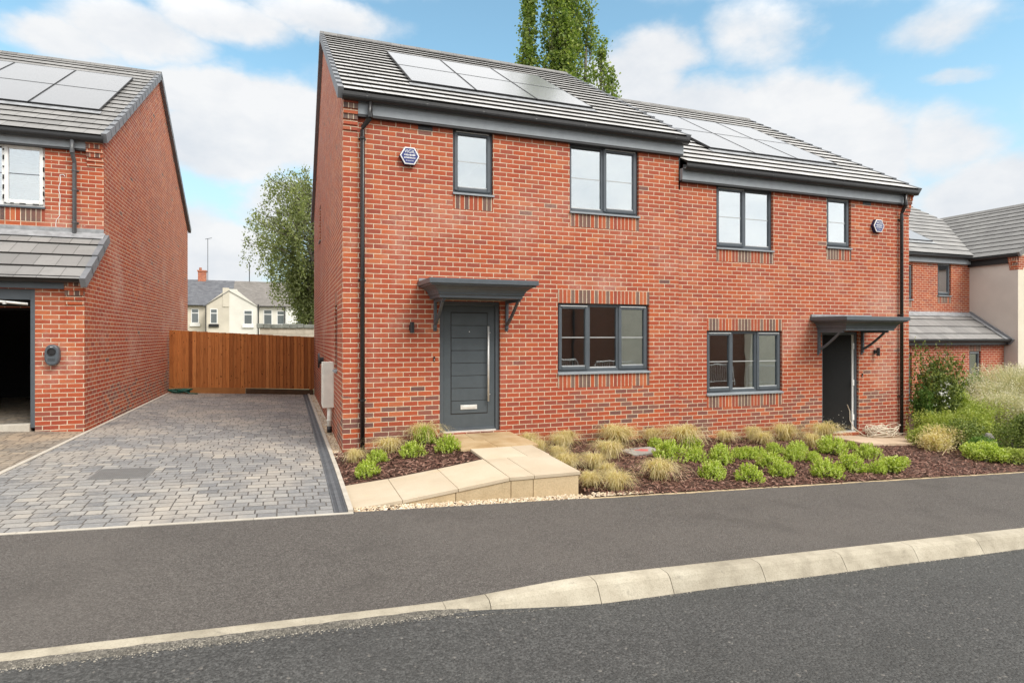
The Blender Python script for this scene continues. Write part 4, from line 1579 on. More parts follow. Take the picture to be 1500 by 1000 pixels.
# garage lean-to
mb = MB()
Sg, gg, Lg = slope(mb, lambda u, v, z: (u, YG + v, z), X0, XL + .03, -.26, 2.43, 1.13, 4, .67, .035)
gr = mb.build("garage_roof", [M_['tile_left'], M_['tile_edge_shade']], h3, normals=False)
mb = MB()
verge_caps(mb, Sg, gg, 4, XL + .03, -.03, .055)
mb.build("verge", M_['verge'], gr)
mb = MB()
mb.hexa([Sg(X0, Lg - .2, .035), Sg(XL + .03, Lg - .2, .035), Sg(XL + .03, Lg, .03), Sg(X0, Lg, .03), Sg(X0, Lg - .2, .043), Sg(XL + .03, Lg - .2, .043), Sg(XL + .03, Lg, .05), Sg(X0, Lg, .05)])
mb.box(X0, XL - .003, YL - .012, YL - .002, 3.36, 3.48)
mb.build("lead_flashing", M_['lead'], gr)
mb = MB()
mb.mbox(Mg, X0, XL - .265, 0, .085, 2.30, 2.46)
mb.build("garage_fascia", M_['grey'], h3)
gutter(h3, Mg, X0, XL + .03, 2.455, dd=.17)
corbel(h3, Mg, XL - .262, XL - .002, 2.50, n=6, mat=M_['brick_left'])
mb = MB()
mb.mbox(Mg, -7.6, -4.66, -.14, -.02, 2.12, 2.29)
mb.mbox(Mg, -4.66, -4.60, -.14, .0, .05, 2.29)
mb.mbox(Mg, -7.6, -7.54, -.14, .0, .05, 2.29)
gf = mb.build("garage_frame", M_['grey'], h3)
mb = MB()
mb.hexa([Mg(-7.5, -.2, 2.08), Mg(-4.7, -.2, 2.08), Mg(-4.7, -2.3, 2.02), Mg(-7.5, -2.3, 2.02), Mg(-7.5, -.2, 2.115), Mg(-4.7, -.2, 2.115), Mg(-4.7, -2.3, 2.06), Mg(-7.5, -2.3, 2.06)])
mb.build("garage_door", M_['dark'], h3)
mb = MB()
mb.tube([(-7.0, YG + .02, 2.09), (-5.1, YG - .0, 2.085), (-4.72, YG + .08, 2.05)], .022, 8)
mb.box(-5.02, -4.98, YG - .02, YG + .02, 2.04, 2.085)
mb.build("door_rail", M_['steel'], h3)
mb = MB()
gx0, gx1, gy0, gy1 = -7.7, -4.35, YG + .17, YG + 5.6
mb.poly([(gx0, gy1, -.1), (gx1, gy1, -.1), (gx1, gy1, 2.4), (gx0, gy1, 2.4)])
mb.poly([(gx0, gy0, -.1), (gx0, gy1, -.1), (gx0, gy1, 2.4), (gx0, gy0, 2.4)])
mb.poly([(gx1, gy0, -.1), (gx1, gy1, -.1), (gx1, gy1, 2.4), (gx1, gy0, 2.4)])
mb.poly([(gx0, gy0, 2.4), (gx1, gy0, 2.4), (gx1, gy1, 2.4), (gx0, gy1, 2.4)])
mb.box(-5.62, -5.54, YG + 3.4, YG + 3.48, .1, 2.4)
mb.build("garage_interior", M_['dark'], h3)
mb = MB()
mb.poly([(gx0, YG, .092), (gx1, YG, .092), (gx1, gy1, .092), (gx0, gy1, .092)])
mb.build("garage_floor", M_['paver_b'], h3)
mb = MB()
mb.box(-7.6, -5.16, YG - .05, YG + .12, -.1, .135)
mb.box(-5.155, -4.665, YG - .03, YG + .12, -.1, .115)
bevel(mb.build("garage_threshold", M_['edging'], h3), .01)
# car charger on the pier
mb = MB()
cxx, czz = -4.345, 1.22


def oval(dd, sx, sz, e=2.6):
    out = []
    for k in range(28):
        a = k * 2 * math.pi / 28
        c, s = math.cos(a), math.sin(a)
        out.append(Mg(cxx + sx * math.copysign(abs(c) ** (2 / e), c), dd, czz + sz * math.copysign(abs(s) ** (2 / e), s)))
    return out


rings = [oval(.0, .098, .165), oval(.075, .105, .172), oval(.10, .098, .165), oval(.112, .085, .15)]
for r0, r1 in zip(rings[:-1], rings[1:]):
    for k in range(28):
        j = (k + 1) % 28
        mb.poly([r0[k], r0[j], r1[j], r1[k]])
mb.poly(rings[-1])
evc = mb.build("car_charger", M_['grey'], h3, smooth=False)
mb = MB()
czz = 1.275
rings = [oval(.11, .060, .062, 2.1), oval(.125, .058, .060, 2.1), oval(.125, .048, .050, 2.1), oval(.116, .045, .047, 2.1)]
for r0, r1 in zip(rings[:-1], rings[1:]):
    for k in range(28):
        j = (k + 1) % 28
        mb.poly([r0[k], r0[j], r1[j], r1[k]])
mb.poly(rings[-1])
mb.build("socket", M_['gutter'], evc)
mb = MB()
mb.mbox(Mg, cxx - .018, cxx + .018, .112, .1135, 1.352, 1.358, 0)
mb.build("status_bar", M_['white'], evc)
mb = MB()
for k in range(9):
    mb.mbox(Mg, cxx - .05 + k * .0112, cxx - .043 + k * .0112, .112, .1132, 1.15, 1.162)
    mb.mbox(Mg, cxx - .05 + k * .0112, cxx - .042 + k * .0112, .112, .1132, 1.128, 1.14)
mb.build("small_print", M_['gutter'], evc)
# lime run on the upper wall
mb = MB()
rr = random.Random(2)
pth = [(-4.595, YL - .004, 4.42)]
for k in range(14):
    pth.append((-4.6 - (.05 if k > 9 else 0) + rr.uniform(-.012, .012), YL - .004, 4.36 - k * .075))
mb.tube(pth, .006, 5)
mb.tube([(-4.595, YL - .004, 4.42), (-4.54, YL - .004, 4.43), (-4.52, YL - .004, 4.40)], .006, 5)
mb.build("lime_run", M_['white'], h3)

# ------------------------------------------------------------------ house on the right
h4 = thing("brick_house", "red brick house at the right edge with a beige rendered wing and tiled lean-to", "house", (21.4, 3.4, -1.1), "red brick houses")
YR = 4.9
Mr = lambda u, d, z: (u, YR - d, z)
mb = MB()
wr = [(19.849, 20.506, 2.88, 4.02), (17.99, 18.657, 2.72, 3.9)]
mb.wall(Mr, 13.5, 24.5, -1.5, 4.25, wr, .1)
mb.wall(lambda u, d, z: (24.5 + d, u, z), YR, 15, -1.5, 4.3)
pts = [(24.5, YR, 4.3), (24.5, 15, 4.3), (24.5, YR + 5.05, 7.4), ]
mb.poly(pts, 0, [(q[1], q[2]) for q in pts])
mb.wall(lambda u, d, z: (13.5 - d, u, z), YR, 15, -1.5, 4.3)
pts = [(13.5, YR, 4.3), (13.5, 15, 4.3), (13.5, YR + 5.05, 7.4), ]
mb.poly(pts, 0, [(q[1], q[2]) for q in pts])
mb.build("wall", M_['brick_far'], h4)
for wv in wr:
    make_window(h4, Mr, *wv, [(1, 's')], M_['glass_up'], bar=0)
    soldier(h4, Mr, wv[0], wv[1], wv[2] - .225, wv[2] - .002)
mb = MB()
mb.mbox(Mr, 13.5, 21.44, 0, .1, 4.0, 4.2)
mb.build("fascia", M_['grey_soft'], h4)
gutter(h4, Mr, 13.5, 21.3, 4.22, dd=.16)
ro4, S4 = make_roof(h4, lambda u, v, z: (u, YR + v, z), 13.4, 24.6, 5.05, 4.29, 15, M_['tile_left'], capsL=False, capsR=False, lift=0.028)
solar(h4, S4, [14.6, 15.8, 17.0, 18.2, 19.4, 20.55], 1.0, 2.6, rows=1)
# lean-to
YP = 3.8
Mp = lambda u, d, z: (u, YP - d, z)
wp = [(19.72, 20.27, -.35, 1.05), (16.6, 17.12, -.45, 1.03)]
mb = MB()
mb.wall(Mp, 13.5, 21.42, -1.6, 1.36, wp, .1)
mb.build("lean_to_wall", M_['brick_far'], h4)
for wv in wp:
    make_window(h4, Mp, *wv, [(1, 's')], M_['glass'], bar=.38)
    soldier(h4, Mp, wv[0], wv[1], 1.052, 1.277)
mb = MB()
Sp, gp, Lp = slope(mb, lambda u, v, z: (u, YP + v, z), 13.5, 21.5, -.2, 1.37, 1.1, 4, .72, .03)
lr = mb.build("lean_to_roof", [M_['tile_left'], M_['tile_edge_shade']], h4, normals=False)
mb = MB()
mb.hexa([Sp(13.5, Lp - .22, .034), Sp(21.5, Lp - .22, .034), Sp(21.5, Lp, .03), Sp(13.5, Lp, .03), Sp(13.5, Lp - .22, .042), Sp(21.5, Lp - .22, .042), Sp(21.5, Lp, .06), Sp(13.5, Lp, .06)])
mb.hexa([Sp(21.2, -.02, .036), Sp(21.36, -.02, .036), Sp(21.36, Lp, .03), Sp(21.2, Lp, .03), Sp(21.2, -.02, .05), Sp(21.36, -.02, .05), Sp(21.36, Lp, .05), Sp(21.2, Lp, .05)])
mb.build("lead_flashing", M_['lead'], lr)
mb = MB()
mb.hexa([Sp(21.36, -.06, -.1), Sp(21.52, -.06, -.1), Sp(21.52, Lp, -.1), Sp(21.36, Lp, -.1), Sp(21.36, -.06, .1), Sp(21.52, -.06, .1), Sp(21.52, Lp, .1), Sp(21.36, Lp, .1)])
mb.build("verge", M_['verge'], lr)
mb = MB()
mb.mbox(Mp, 13.5, 21.5, 0, .15, 1.25, 1.36)
mb.build("lean_to_fascia", M_['gutter'], h4)
gutter(h4, Mp, 13.5, 21.52, 1.40, dd=.2)
# rendered wing
XW, YWF = 21.44, 3.4
mb = MB()
mb.wall(lambda u, d, z: (XW - d, u, z), YWF, YR + 2.0, -1.6, 4.1, m=0)
mb.wall(lambda u, d, z: (u, YWF - d, z), XW, 28.06, -1.6, 4.1, [(23.6, 25.4, .2, 1.5), (23.6, 25.4, 2.6, 3.8)], .1, 1)
pts = [(XW, YWF, 4.1), (28.06, YWF, 4.1), (24.75, YWF, 6.2)]
mb.poly(pts, 1)
mb.wall(lambda u, d, z: (28.06 + d, u, z), YWF, 12, -1.6, 4.1, m=0)
mb.build("rendered_wall", [M_['render'], M_['cream']], h4)
for wv in ((23.6, 25.4, .2, 1.5), (23.6, 25.4, 2.6, 3.8)):
    make_window(h4, lambda u, d, z: (u, YWF - d, z), *wv, [(.5, 's'), (.5, 's')], M_['glass_up'])
mb = MB()
Ww = lambda u, v, z: (XW + v, u, z)
Sw, gw, Lw = slope(mb, Ww, YWF - .12, 9.6, -.2, 4.20, 3.31, 12, lift=.026)
slope(mb, lambda u, v, z: (XW + 6.62 - v, u, z), YWF - .12, 9.6, -.2, 4.20, 3.31, 12)
wr_ = mb.build("wing_roof", [M_['tile_dark'], M_['tile_edge_shade']], h4, normals=False)
mb = MB()
verge_caps(mb, Sw, gw, 12, YWF - .12, -.05, .03)
zr = 4.20 + TAN * 3.51
mb.extrude([(3.31 - .14, zr - .055), (3.31, zr + .055), (3.31 + .14, zr - .055)], lambda t_, p, q: Ww(t_, p, q), YWF - .15, 8.3)
mb.build("ridge_tile", M_['tile_dark'], wr_)
mb = MB()
for k in range(20):
    a, b = k / 20, (k + 1) / 20
    f = lambda q: (lerp(21.24, 24.75, q), lerp(4.73, 8.24, q), lerp(4.215, 6.40, q) + .022)
    pa, pb = f(a), f(b)
    mb.hexa([(pa[0] - .03, pa[1] + .03, pa[2] - .02), (pa[0] + .03, pa[1] - .03, pa[2] - .02), (pb[0] + .03, pb[1] - .03, pb[2] - .02), (pb[0] - .03, pb[1] + .03, pb[2] - .02),
             (pa[0] - .03, pa[1] + .03, pa[2] + .02), (pa[0] + .03, pa[1] - .03, pa[2] + .02), (pb[0] + .03, pb[1] - .03, pb[2] + .02), (pb[0] - .03, pb[1] + .03, pb[2] + .02)])
mb.build("valley_trim", M_['edging'], wr_)
mb = MB()
mb.box(XW - .09, XW, YWF + .24, YR, 3.92, 4.14)
mb.build("wing_fascia", M_['gutter'], h4)
gutter(h4, lambda u, d, z: (XW - d, u, z), YWF - .1, YR - .1, 4.16, dd=.15)
corbel(h4, lambda u, d, z: (XW - d, u, z), YWF + .002, YWF + .24, 4.15, n=6, mat=M_['brick_far'])
mb = MB()
for k in range(6):
    mb.box(XW, XW + .5 - .05 * k, YWF - .004 - .003 * (6 - k), YWF + .1, 3.70 + .075 * (5 - k), 3.774 + .075 * (5 - k))
mb.build("corbel", M_['brick_far'], h4)

# ------------------------------------------------------------------ houses across the road (mirrored in the windows)
h5 = thing("brick_house", "long dark red brick house across the road, mirrored in the ground floor windows", "house", (8, -21, -.8), "red brick houses")
mb = MB()
mb.wall(lambda u, d, z: (u, -21 + d, z), -16, 31, -2, 4.6, [(-8, -6.2, 0, 1.3), (2, 3.8, 0, 1.3), (19.5, 21.3, -.4, 1.0), (29, 30.5, -.4, 1)], .1)
mb.wall(lambda u, d, z: (31, u, z), -29, -21, -2, 4.6)
mb.wall(lambda u, d, z: (-16, u, z), -29, -21, -2, 4.6)
mb.build("wall", M_['brick_opp'], h5)
mb = MB()
slope(mb, lambda u, v, z: (u, -21 - v, z), -16.2, 31.2, -.2, 4.6, 4, 13)
slope(mb, lambda u, v, z: (u, -29 + v, z), -16.2, 31.2, -.2, 4.6, 4, 13)
mb.build("roof", [M_['tile_dark'], M_['tile_edge_shade']], h5, normals=False)
for wv in [(-8, -6.2, 0, 1.3), (2, 3.8, 0, 1.3), (19.5, 21.3, -.4, 1.0), (29, 30.5, -.4, 1)]:
    make_window(h5, lambda u, d, z: (u, -21 + d, z), *wv, [(.5, 's'), (.5, 's')], M_['glass'])
mb = MB()
mb.box(16.9, 18.6, -20.99, -20.5, -1.2, 4.5)
mb.build("rendered_bay", M_['cream'], h5)
mb = MB()
mb.box(26.0, 28.2, -20.99, -20.5, -1.6, 4.5)
mb.build("rendered_bay", M_['cream'], h5)
mb = MB()
mb.tube([(14.1, -20.9, 4.6), (14.1, -20.9, -1)], .06, 8)
mb.build("downpipe", M_['pipe'], h5)
for k, (bx, by) in enumerate(((8.2, -16.9), (11.3, -16.9), (14.4, -16.9), (17.5, -16.9), (20.6, -16.9), (23.7, -16.9))):
    z = zroad(bx, -12.6) + .1
    lb = ["first", "second", "third", "fourth", "fifth", "sixth"][k]
    br = thing("pedestrian_barrier", "grey tubular barrier across the road mirrored in the ground floor windows, %s from the left" % lb, "barrier", (bx, by, z), "barriers across the road")
    mb = MB()
    mb.tube([(bx - 1.1, by, z), (bx - 1.1, by, z + .95), (bx - .98, by, z + 1.1), (bx + .98, by, z + 1.1), (bx + 1.1, by, z + .95), (bx + 1.1, by, z)], .024, 8)
    mb.tube([(bx - 1.1, by, z + .2), (bx + 1.1, by, z + .2)], .018, 6)
    for q in span(-.95, .95, 14):
        mb.tube([(bx + q, by, z + .2), (bx + q, by, z + 1.1)], .009, 5)
    mb.build("barrier_frame", M_['steel'], br)

# ------------------------------------------------------------------ fence, block wall, far terraces
fn = thing("timber_fence", "orange brown closeboard timber fence closing the far end of the driveway", "fence", (-1.95, 9.9, -.1))
mb = MB()
n = 40
for k in range(n):
    a, b = k / n, (k + 1) / n
    xa, xb = lerp(-3.87, -.03, a), lerp(-3.87, -.03, b)
    ya = lerp(10.02, 9.68, a)
    zt = lerp(1.70, 1.50, a) + R.uniform(-.006, .006)
    lo = zg(xa) + .16
    mb.hexa([(xa, ya, lo), (xb + .012, ya - .045, lo), (xb + .02, ya + .006, lo), (xa, ya + .006, lo), (xa, ya, zt), (xb + .012, ya - .045, zt), (xb + .02, ya + .006, zt), (xa, ya + .006, zt)])
mb.build("panel_boards", M_['fence'], fn, normals=False)
for a, b, mt_, lab in ((0, .515, 'board_new', "pale new gravel board"), (.517, 1, 'board_old', "dark weathered gravel board")):
    mb = MB()
    xa, xb, ya, yb = lerp(-3.87, -.03, a), lerp(-3.87, -.03, b), lerp(10.0, 9.66, a), lerp(10.0, 9.66, b)
    dz = .02 if a == 0 else -.005
    mb.hexa([(xa, ya - .03, zg(xa) - .05), (xb, yb - .03, zg(xb) - .05), (xb, yb + .01, zg(xb) - .05), (xa, ya + .01, zg(xa) - .05),
             (xa, ya - .03, zg(xa) + .155), (xb, yb - .03, zg(xb) + .15 + dz), (xb, yb + .01, zg(xb) + .15 + dz), (xa, ya + .01, zg(xa) + .155)])
    o = mb.build("gravel_board", M_[mt_], fn)
    o["label"] = lab
mb = MB()
for x in (-3.8, -1.95, -.1):
    y = lerp(10.02, 9.68, (x + 3.87) / 3.84)
    mb.box(x - .045, x + .045, y + .03, y + .12, -.3, 1.5)
mb.build("post", M_['fence'], fn)

bw = thing("block_wall", "buff concrete block wall with grey stone coping behind the fence", "wall", (0, 25, 0))
mb = MB()
nb = 0
z = -.6
while z < 1.9:
    x = -2.1 + (-.22 if nb % 2 else 0)
    while x < 9:
        xa, xb = max(x, -2.1), x + .44
        if xb > -2.05:
            mb.box(xa + .005, xb - .005, 25, 25.2, z + .005, z + .22)
        x += .44
    z += .225
    nb += 1
mb.box(-2.09, 9, 25.02, 25.18, -.6, 1.94, 1)
mb.build("blocks", [M_['stonewall'], M_['edging']], bw)
mb = MB()
x = -2.25
while x < 9:
    wv = R.uniform(.3, .6)
    mb.box(x, x + wv - .01, 24.93, 25.28, 1.945 + R.uniform(0, .015), 2.17 + R.uniform(-.03, .03))
    x += wv
bevel(mb.build("coping", M_['coping'], bw), .03, 2)


def far_window(root, x0, x1, y, z0, z1, sill=None):
    mb = MB()
    f = .07
    mb.box(x0, x1, y - .03, y + .02, z0, z0 + f)
    mb.box(x0, x1, y - .03, y + .02, z1 - f, z1)
    mb.box(x0, x0 + f, y - .03, y + .02, z0 + f, z1 - f)
    mb.box(x1 - f, x1, y - .03, y + .02, z0 + f, z1 - f)
    zz = lerp(z0, z1, .7)
    mb.box(x0 + f, x1 - f, y - .028, y + .02, zz - .04, zz + .04)
    o = mb.build("window", M_['white'], root)
    mb = MB()
    mb.box(x0 + f, x1 - f, y - .012, y - .002, z0 + f, z1 - f)
    mb.build("pane", M_['pane_far'], o)
    if sill:
        mb = MB()
        mb.box(x0 - .12, x1 + .12, y - .14, y, z0 - .32, z0 - .04)
        mb.build("sill", M_['gutter'] if sill == 2 else M_['limestone'], o)


def gable_roof(name, mat, root, x0, x1, y0, zE, y1, zR, mirror=True, th=.12):
    mb = MB()
    n = 26
    for k in range(n):
        a, b = k / n, (k + 1) / n
        ya, yb = lerp(y0, y1, a), lerp(y0, y1, b)
        za, zb = lerp(zE, zR, a), lerp(zE, zR, b)
        va, vb = (k + .01) * .2, (k + .99) * .2
        mb.poly([(x0, ya, za + .03), (x1, ya, za + .03), (x1, yb, zb), (x0, yb, zb)], 0, [(x0, va), (x1, va), (x1, vb), (x0, vb)])
        mb.poly([(x0, ya, za + .03), (x1, ya, za + .03), (x1, ya, za), (x0, ya, za)], 0)
    mb.poly([(x0, y1, zR), (x1, y1, zR), (x1, 2 * y1 - y0, zE), (x0, 2 * y1 - y0, zE)], 0)
    return mb.build(name, mat, root, normals=False)


t1 = thing("terraced_house", "weathered cream terraced house with slate roof and brick chimney behind the fence", "house", (-8.2, 59, 0), "terraced houses beyond the fence")
mb = MB()
mb.box(-10.55, -6.06, 59, 67, -1, 4.72)
mb.box(-8.15, -6.06, 56, 59, -1, 4.55)
mb.poly([(-8.15, 56, 4.55), (-6.06, 56, 4.55), (-6.06, 56, 6.0), (-6.55, 56, 6.05), (-6.62, 56, 5.8)])
mb.build("wall", M_['cottage'], t1)
rf = gable_roof("roof", M_['slate'], t1, -10.6, -6.06, 58.7, 4.66, 63, 7.55)
mb = MB()
mb.poly([(-8.35, 55.9, 4.42), (-8.35, 61, 4.42), (-6.06, 61, 6.0), (-6.06, 55.9, 6.0)])
mb.poly([(-8.35, 55.9, 4.36), (-8.35, 55.9, 4.42), (-6.06, 55.9, 6.0), (-6.06, 55.9, 5.94)])
mb.build("rear_roof", M_['slate'], t1, normals=False)
mb = MB()
mb.box(-9.6, -8.85, 62.7, 63.5, 7.1, 8.55)
mb.box(-9.66, -8.79, 62.64, 63.56, 8.4, 8.55)
chy = mb.build("chimney", M_['chimney'], t1)
mb = MB()
mb.tube([(-9.4, 63.1, 8.5), (-9.4, 63.1, 8.85)], .13, 10)
mb.build("chimney_pot", M_['chimney'], chy)
mb = MB()
mb.tube([(-8.7, 63.1, 7.4), (-8.7, 63.1, 12.0)], .03, 6)
mb.tube([(-8.95, 63.1, 11.9), (-8.3, 63.1, 12.1)], .02, 6)
for q in span(-8.9, -8.4, 4):
    mb.tube([(q, 62.9, 11.95), (q, 63.3, 11.95)], .012, 5)
mb.build("aerial", M_['gutter'], chy)
mb = MB()
mb.box(-6.62, -6.06, 55.94, 56.4, 4.4, 6.25)
mb.build("flue_stack", M_['cottage'], t1)
far_window(t1, -7.72, -6.72 - .35, 56, 2.75, 4.2, 2)
far_window(t1, -9.75, -9.05, 59, 2.85, 4.3, 1)
mb = MB()
mb.tube([(-8.35, 58.9, 4.6), (-8.35, 58.9, -1)], .05, 6)
mb.tube([(-8.08, 55.9, 4.5), (-8.08, 55.9, -1)], .05, 6)
mb.tube([(-10.5, 58.65, 4.62), (-8.3, 58.65, 4.62)], .06, 6)
mb.build("downpipe", M_['pipe'], t1)

t2 = thing("terraced_house", "pale cream terraced house with brownish roof, partly behind the weeping tree", "house", (-3.2, 59, 0), "terraced houses beyond the fence")
mb = MB()
mb.box(-6.06, -.9, 59.02, 67, -1, 4.72)
mb.box(-6.055, -3.55, 56.02, 59, -1, 4.55)
mb.poly([(-6.055, 56.02, 4.55), (-3.55, 56.02, 4.55), (-5.25, 56.02, 5.95), (-5.35, 56.02, 6.15), (-6.055, 56.02, 6.15)])
mb.build("wall", M_['cottage_b'], t2)
gable_roof("roof", M_['slate_b'], t2, -6.06, -.85, 58.7, 4.68, 63, 7.53)
mb = MB()
mb.poly([(-3.4, 55.92, 4.42), (-3.4, 61, 4.42), (-6.06, 61, 6.0), (-6.06, 55.92, 6.0)])
mb.build("rear_roof", M_['slate_b'], t2, normals=False)
far_window(t2, -4.75, -3.95, 56.02, 2.7, 4.1, 1)
far_window(t2, -3.05, -2.2, 59.02, 2.7, 4.3, 1)
far_window(t2, -1.75, -1.0, 59.02, 2.75, 4.2, 1)
mb = MB()
mb.tube([(-3.42, 55.95, 4.7), (-3.42, 55.95, -1)], .07, 6)
mb.tube([(-3.4, 58.65, 4.62), (-.9, 58.65, 4.62)], .06, 6)
mb.tube([(-.98, 58.9, 4.6), (-.98, 58.9, -1)], .06, 6)
mb.build("downpipe", M_['pipe'], t2)
mb = MB()
mb.tube([(-4.6, 63, 7.4), (-4.6, 63, 9.6)], .05, 6)
mb.build("aerial", M_['gutter'], t2)

t3 = thing("terraced_house", "white painted house glimpsed behind the drooping branches of the weeping tree", "house", (1.2, 59, 0), "terraced houses beyond the fence")
mb = MB()
mb.box(-.88, 4.5, 59, 67, -1, 4.72)
mb.build("wall", M_['limestone'], t3)
gable_roof("roof", M_['slate_b'], t3, -.84, 4.6, 58.7, 4.68, 63, 7.5)
far_window(t3, .2, 1.2, 59, 2.5, 4.2, 1)
far_window(t3, 2.2, 3.2, 59, 2.5, 4.2, 1)
t4 = thing("terraced_house", "low slate roofed house showing beside the left house's gable end", "house", (-13, 62, 0), "terraced houses beyond the fence")
mb = MB()
mb.box(-18, -10.9, 62, 70, -1, 3.6)
mb.build("wall", M_['cottage'], t4)
gable_roof("roof", M_['slate'], t4, -18.2, -10.66, 61.6, 3.5, 66, 7.6)
mb = MB()
mb.tube([(-18, 61.5, 3.5), (-10.7, 61.5, 3.5)], .08, 6)
mb.build("gutter", M_['gutter'], t4)

# ------------------------------------------------------------------ trees


def leaves(mb, pts, size, rr, flat=0.0, droop=0.0, aspect=1.6):
    for (x, y, z) in pts:
        s = size * rr.uniform(.6, 1.25)
        a = rr.uniform(0, 6.283)
        b = rr.uniform(-1, 1) * (1.2 - flat)
        d1 = Vector((math.cos(a) * math.cos(b), math.sin(a) * math.cos(b), math.sin(b) - droop)).normalized()
        d2 = d1.cross(Vector((rr.uniform(-1, 1), rr.uniform(-1, 1), rr.uniform(-1, 1)))).normalized()
        n = len(mb.v)
        L, W = s * .5 * aspect ** .5, s * .5 / aspect ** .5
        for e, f in ((-1, 0), (-.1, -1), (1, 0), (-.1, 1)):
            mb.v.append((x + d1.x * L * e + d2.x * W * f, y + d1.y * L * e + d2.y * W * f, z + d1.z * L * e + d2.z * W * f))
        mb.f.append((n, n + 1, n + 2, n + 3))
        mb.m.append(0)
        mb.uv.append([(0, 0)] * 4)


def limb_tube(mb, a, b, r0, r1, rr, wig=.1, n=5):
    a, b = Vector(a), Vector(b)
    L = (b - a).length
    pts = [a.lerp(b, k / n) + (Vector((rr.uniform(-1, 1), rr.uniform(-1, 1), rr.uniform(-.5, .5))) * wig * L * .15 if 0 < k < n else Vector()) for k in range(n + 1)]
    mb.tube(pts, [lerp(r0, r1, k / n) for k in range(n + 1)], 7)
    return pts


def birch(loc, H, Rw):
    rr = random.Random(21)
    x0, y0, z0 = loc
    root = thing("birch_tree", "weeping silver-green birch with drooping branches behind the fence", "tree", loc)
    tb = MB()
    limb_tube(tb, loc, (x0 + .2, y0, z0 + H * .9), .24, .03, rr, .25, 9)
    lb = MB()
    for k in range(165):
        t_ = rr.random() ** .95
        zh = z0 + H * lerp(.26, .96, t_)
        wr2 = Rw * (math.sin(math.pi * min(1, max(0.06, (1.06 - t_))) ** .85) * .92 + .1)
        a = rr.uniform(0, 6.283)
        base = Vector((x0 + .15 * t_, y0, z0 + H * lerp(.22, .86, t_)))
        L = wr2 * rr.uniform(.45, 1.05)
        tip = Vector((x0 + math.cos(a) * L, y0 + math.sin(a) * L, zh + rr.uniform(-.2, .6)))
        pts = limb_tube(tb, base, tip, .045, .012, rr, .4, 5)
        # hanging sprays
        for m_ in range(8):
            q = base.lerp(tip, rr.uniform(.35, 1.05))
            ln = rr.uniform(.7, 2.4) * (.6 + .6 * (1 - t_))
            ox, oy = rr.gauss(0, .25), rr.gauss(0, .25)
            c = []
            nn = int(ln * 27)
            for i in range(nn):
                f = i / nn
                c.append((q.x + ox * f + rr.gauss(0, .10 + .05 * f), q.y + oy * f + rr.gauss(0, .10), q.z - ln * f * .9 + .25 * (1 - f) + rr.gauss(0, .06)))
            c = [p for p in c if p[2] > z0 + .5]
            leaves(lb, c, .115, rr, droop=.6, aspect=1.8)
    tb.build("trunk", M_['trunk'], root, smooth=True, normals=False)
    lb.build("crown", M_['birch'], root, normals=False)
    return root


birch((0.55, 29.5, -.2), 12.1, 4.0)


def poplar(loc, cols, label, seed, n=60, size=.135, stems=None):
    """cols: upright plumes (dx, dy, z0, z1, radius)"""
    rr = random.Random(seed)
    x0, y0, z0 = loc
    root = thing("poplar_tree", label, "tree", loc, "poplars behind the pair of houses")
    tb, lb = MB(), MB()
    for (dx, dy, za, zb, rw, dn) in cols:
        limb_tube(tb, (x0, y0, z0), (x0 + dx * .8, y0 + dy, lerp(za, zb, .3)), .16, .07, rr, .05, 5)
        limb_tube(tb, (x0 + dx * .8, y0 + dy, lerp(za, zb, .3)), (x0 + dx, y0 + dy, zb), .07, .015, rr, .05, 5)
        K = int(dn * (zb - za))
        for k in range(K):
            t_ = rr.random()
            zc = lerp(za, zb, t_)
            env = rw * (min(1, t_ * 5 + .35)) * (max(0, 1 - t_) ** .42) * (.72 + .28 * math.sin(zc * 2.9 + seed + dx * 3) * math.sin(zc * 1.27) + .16 * math.sin(zc * 5.3 + seed))
            a = rr.uniform(0, 6.283)
            rd = env * (rr.random() ** .55) * (rr.uniform(1.05, 1.5) if rr.random() < .14 else 1)
            bx, by = x0 + dx + math.cos(a) * rd, y0 + dy + math.sin(a) * rd
            tip = Vector((bx, by, zc))
            if rr.random() < .3:
                limb_tube(tb, (x0 + dx, y0 + dy, zc - rd * 1.6 - .3), tip, .018, .006, rr, .2, 3)
            c = []
            for i in range(17):
                f = rr.random()
                c.append((bx + math.cos(a) * .1 * f + rr.gauss(0, .11), by + math.sin(a) * .1 * f + rr.gauss(0, .11), zc - .25 + .75 * f + rr.gauss(0, .07)))
            leaves(lb, c, size, rr, aspect=1.25)
    tb.build("trunk", M_['trunk'], root, smooth=True, normals=False)
    lb.build("crown", M_['poplar'], root, normals=False)


poplar((10.4, 18.5, -.5), [(0, 0, 9.5, 18.9, .72, 44)], "narrow upright poplar, leftmost of those rising behind the roof", 3)
poplar((11.75, 18.2, -.5), [(-.15, 0, 9.0, 21.5, .98, 46), (.3, -.5, 9.0, 17.0, 1.2, 52)], "dense middle poplar behind the roof, its bushy foot above the ridge", 4)
poplar((12.95, 18.9, -.5), [(-.3, 0, 10.0, 22.5, 1.0, 34), (.35, .2, 10.0, 22, 1.1, 30), (1.05, 0, 16.0, 18.6, .5, 14)], "looser tall poplar with gaps in its crown, right of the dense one", 5)
poplar((12.4, 14.8, -.5), [(0, 0, 9.5, 14.5, .85, 26), (.6, 0, 9.6, 13.2, .6, 16)], "small sparse young poplar just above the step in the roofs", 6, size=.12)

# ------------------------------------------------------------------ bedding plants


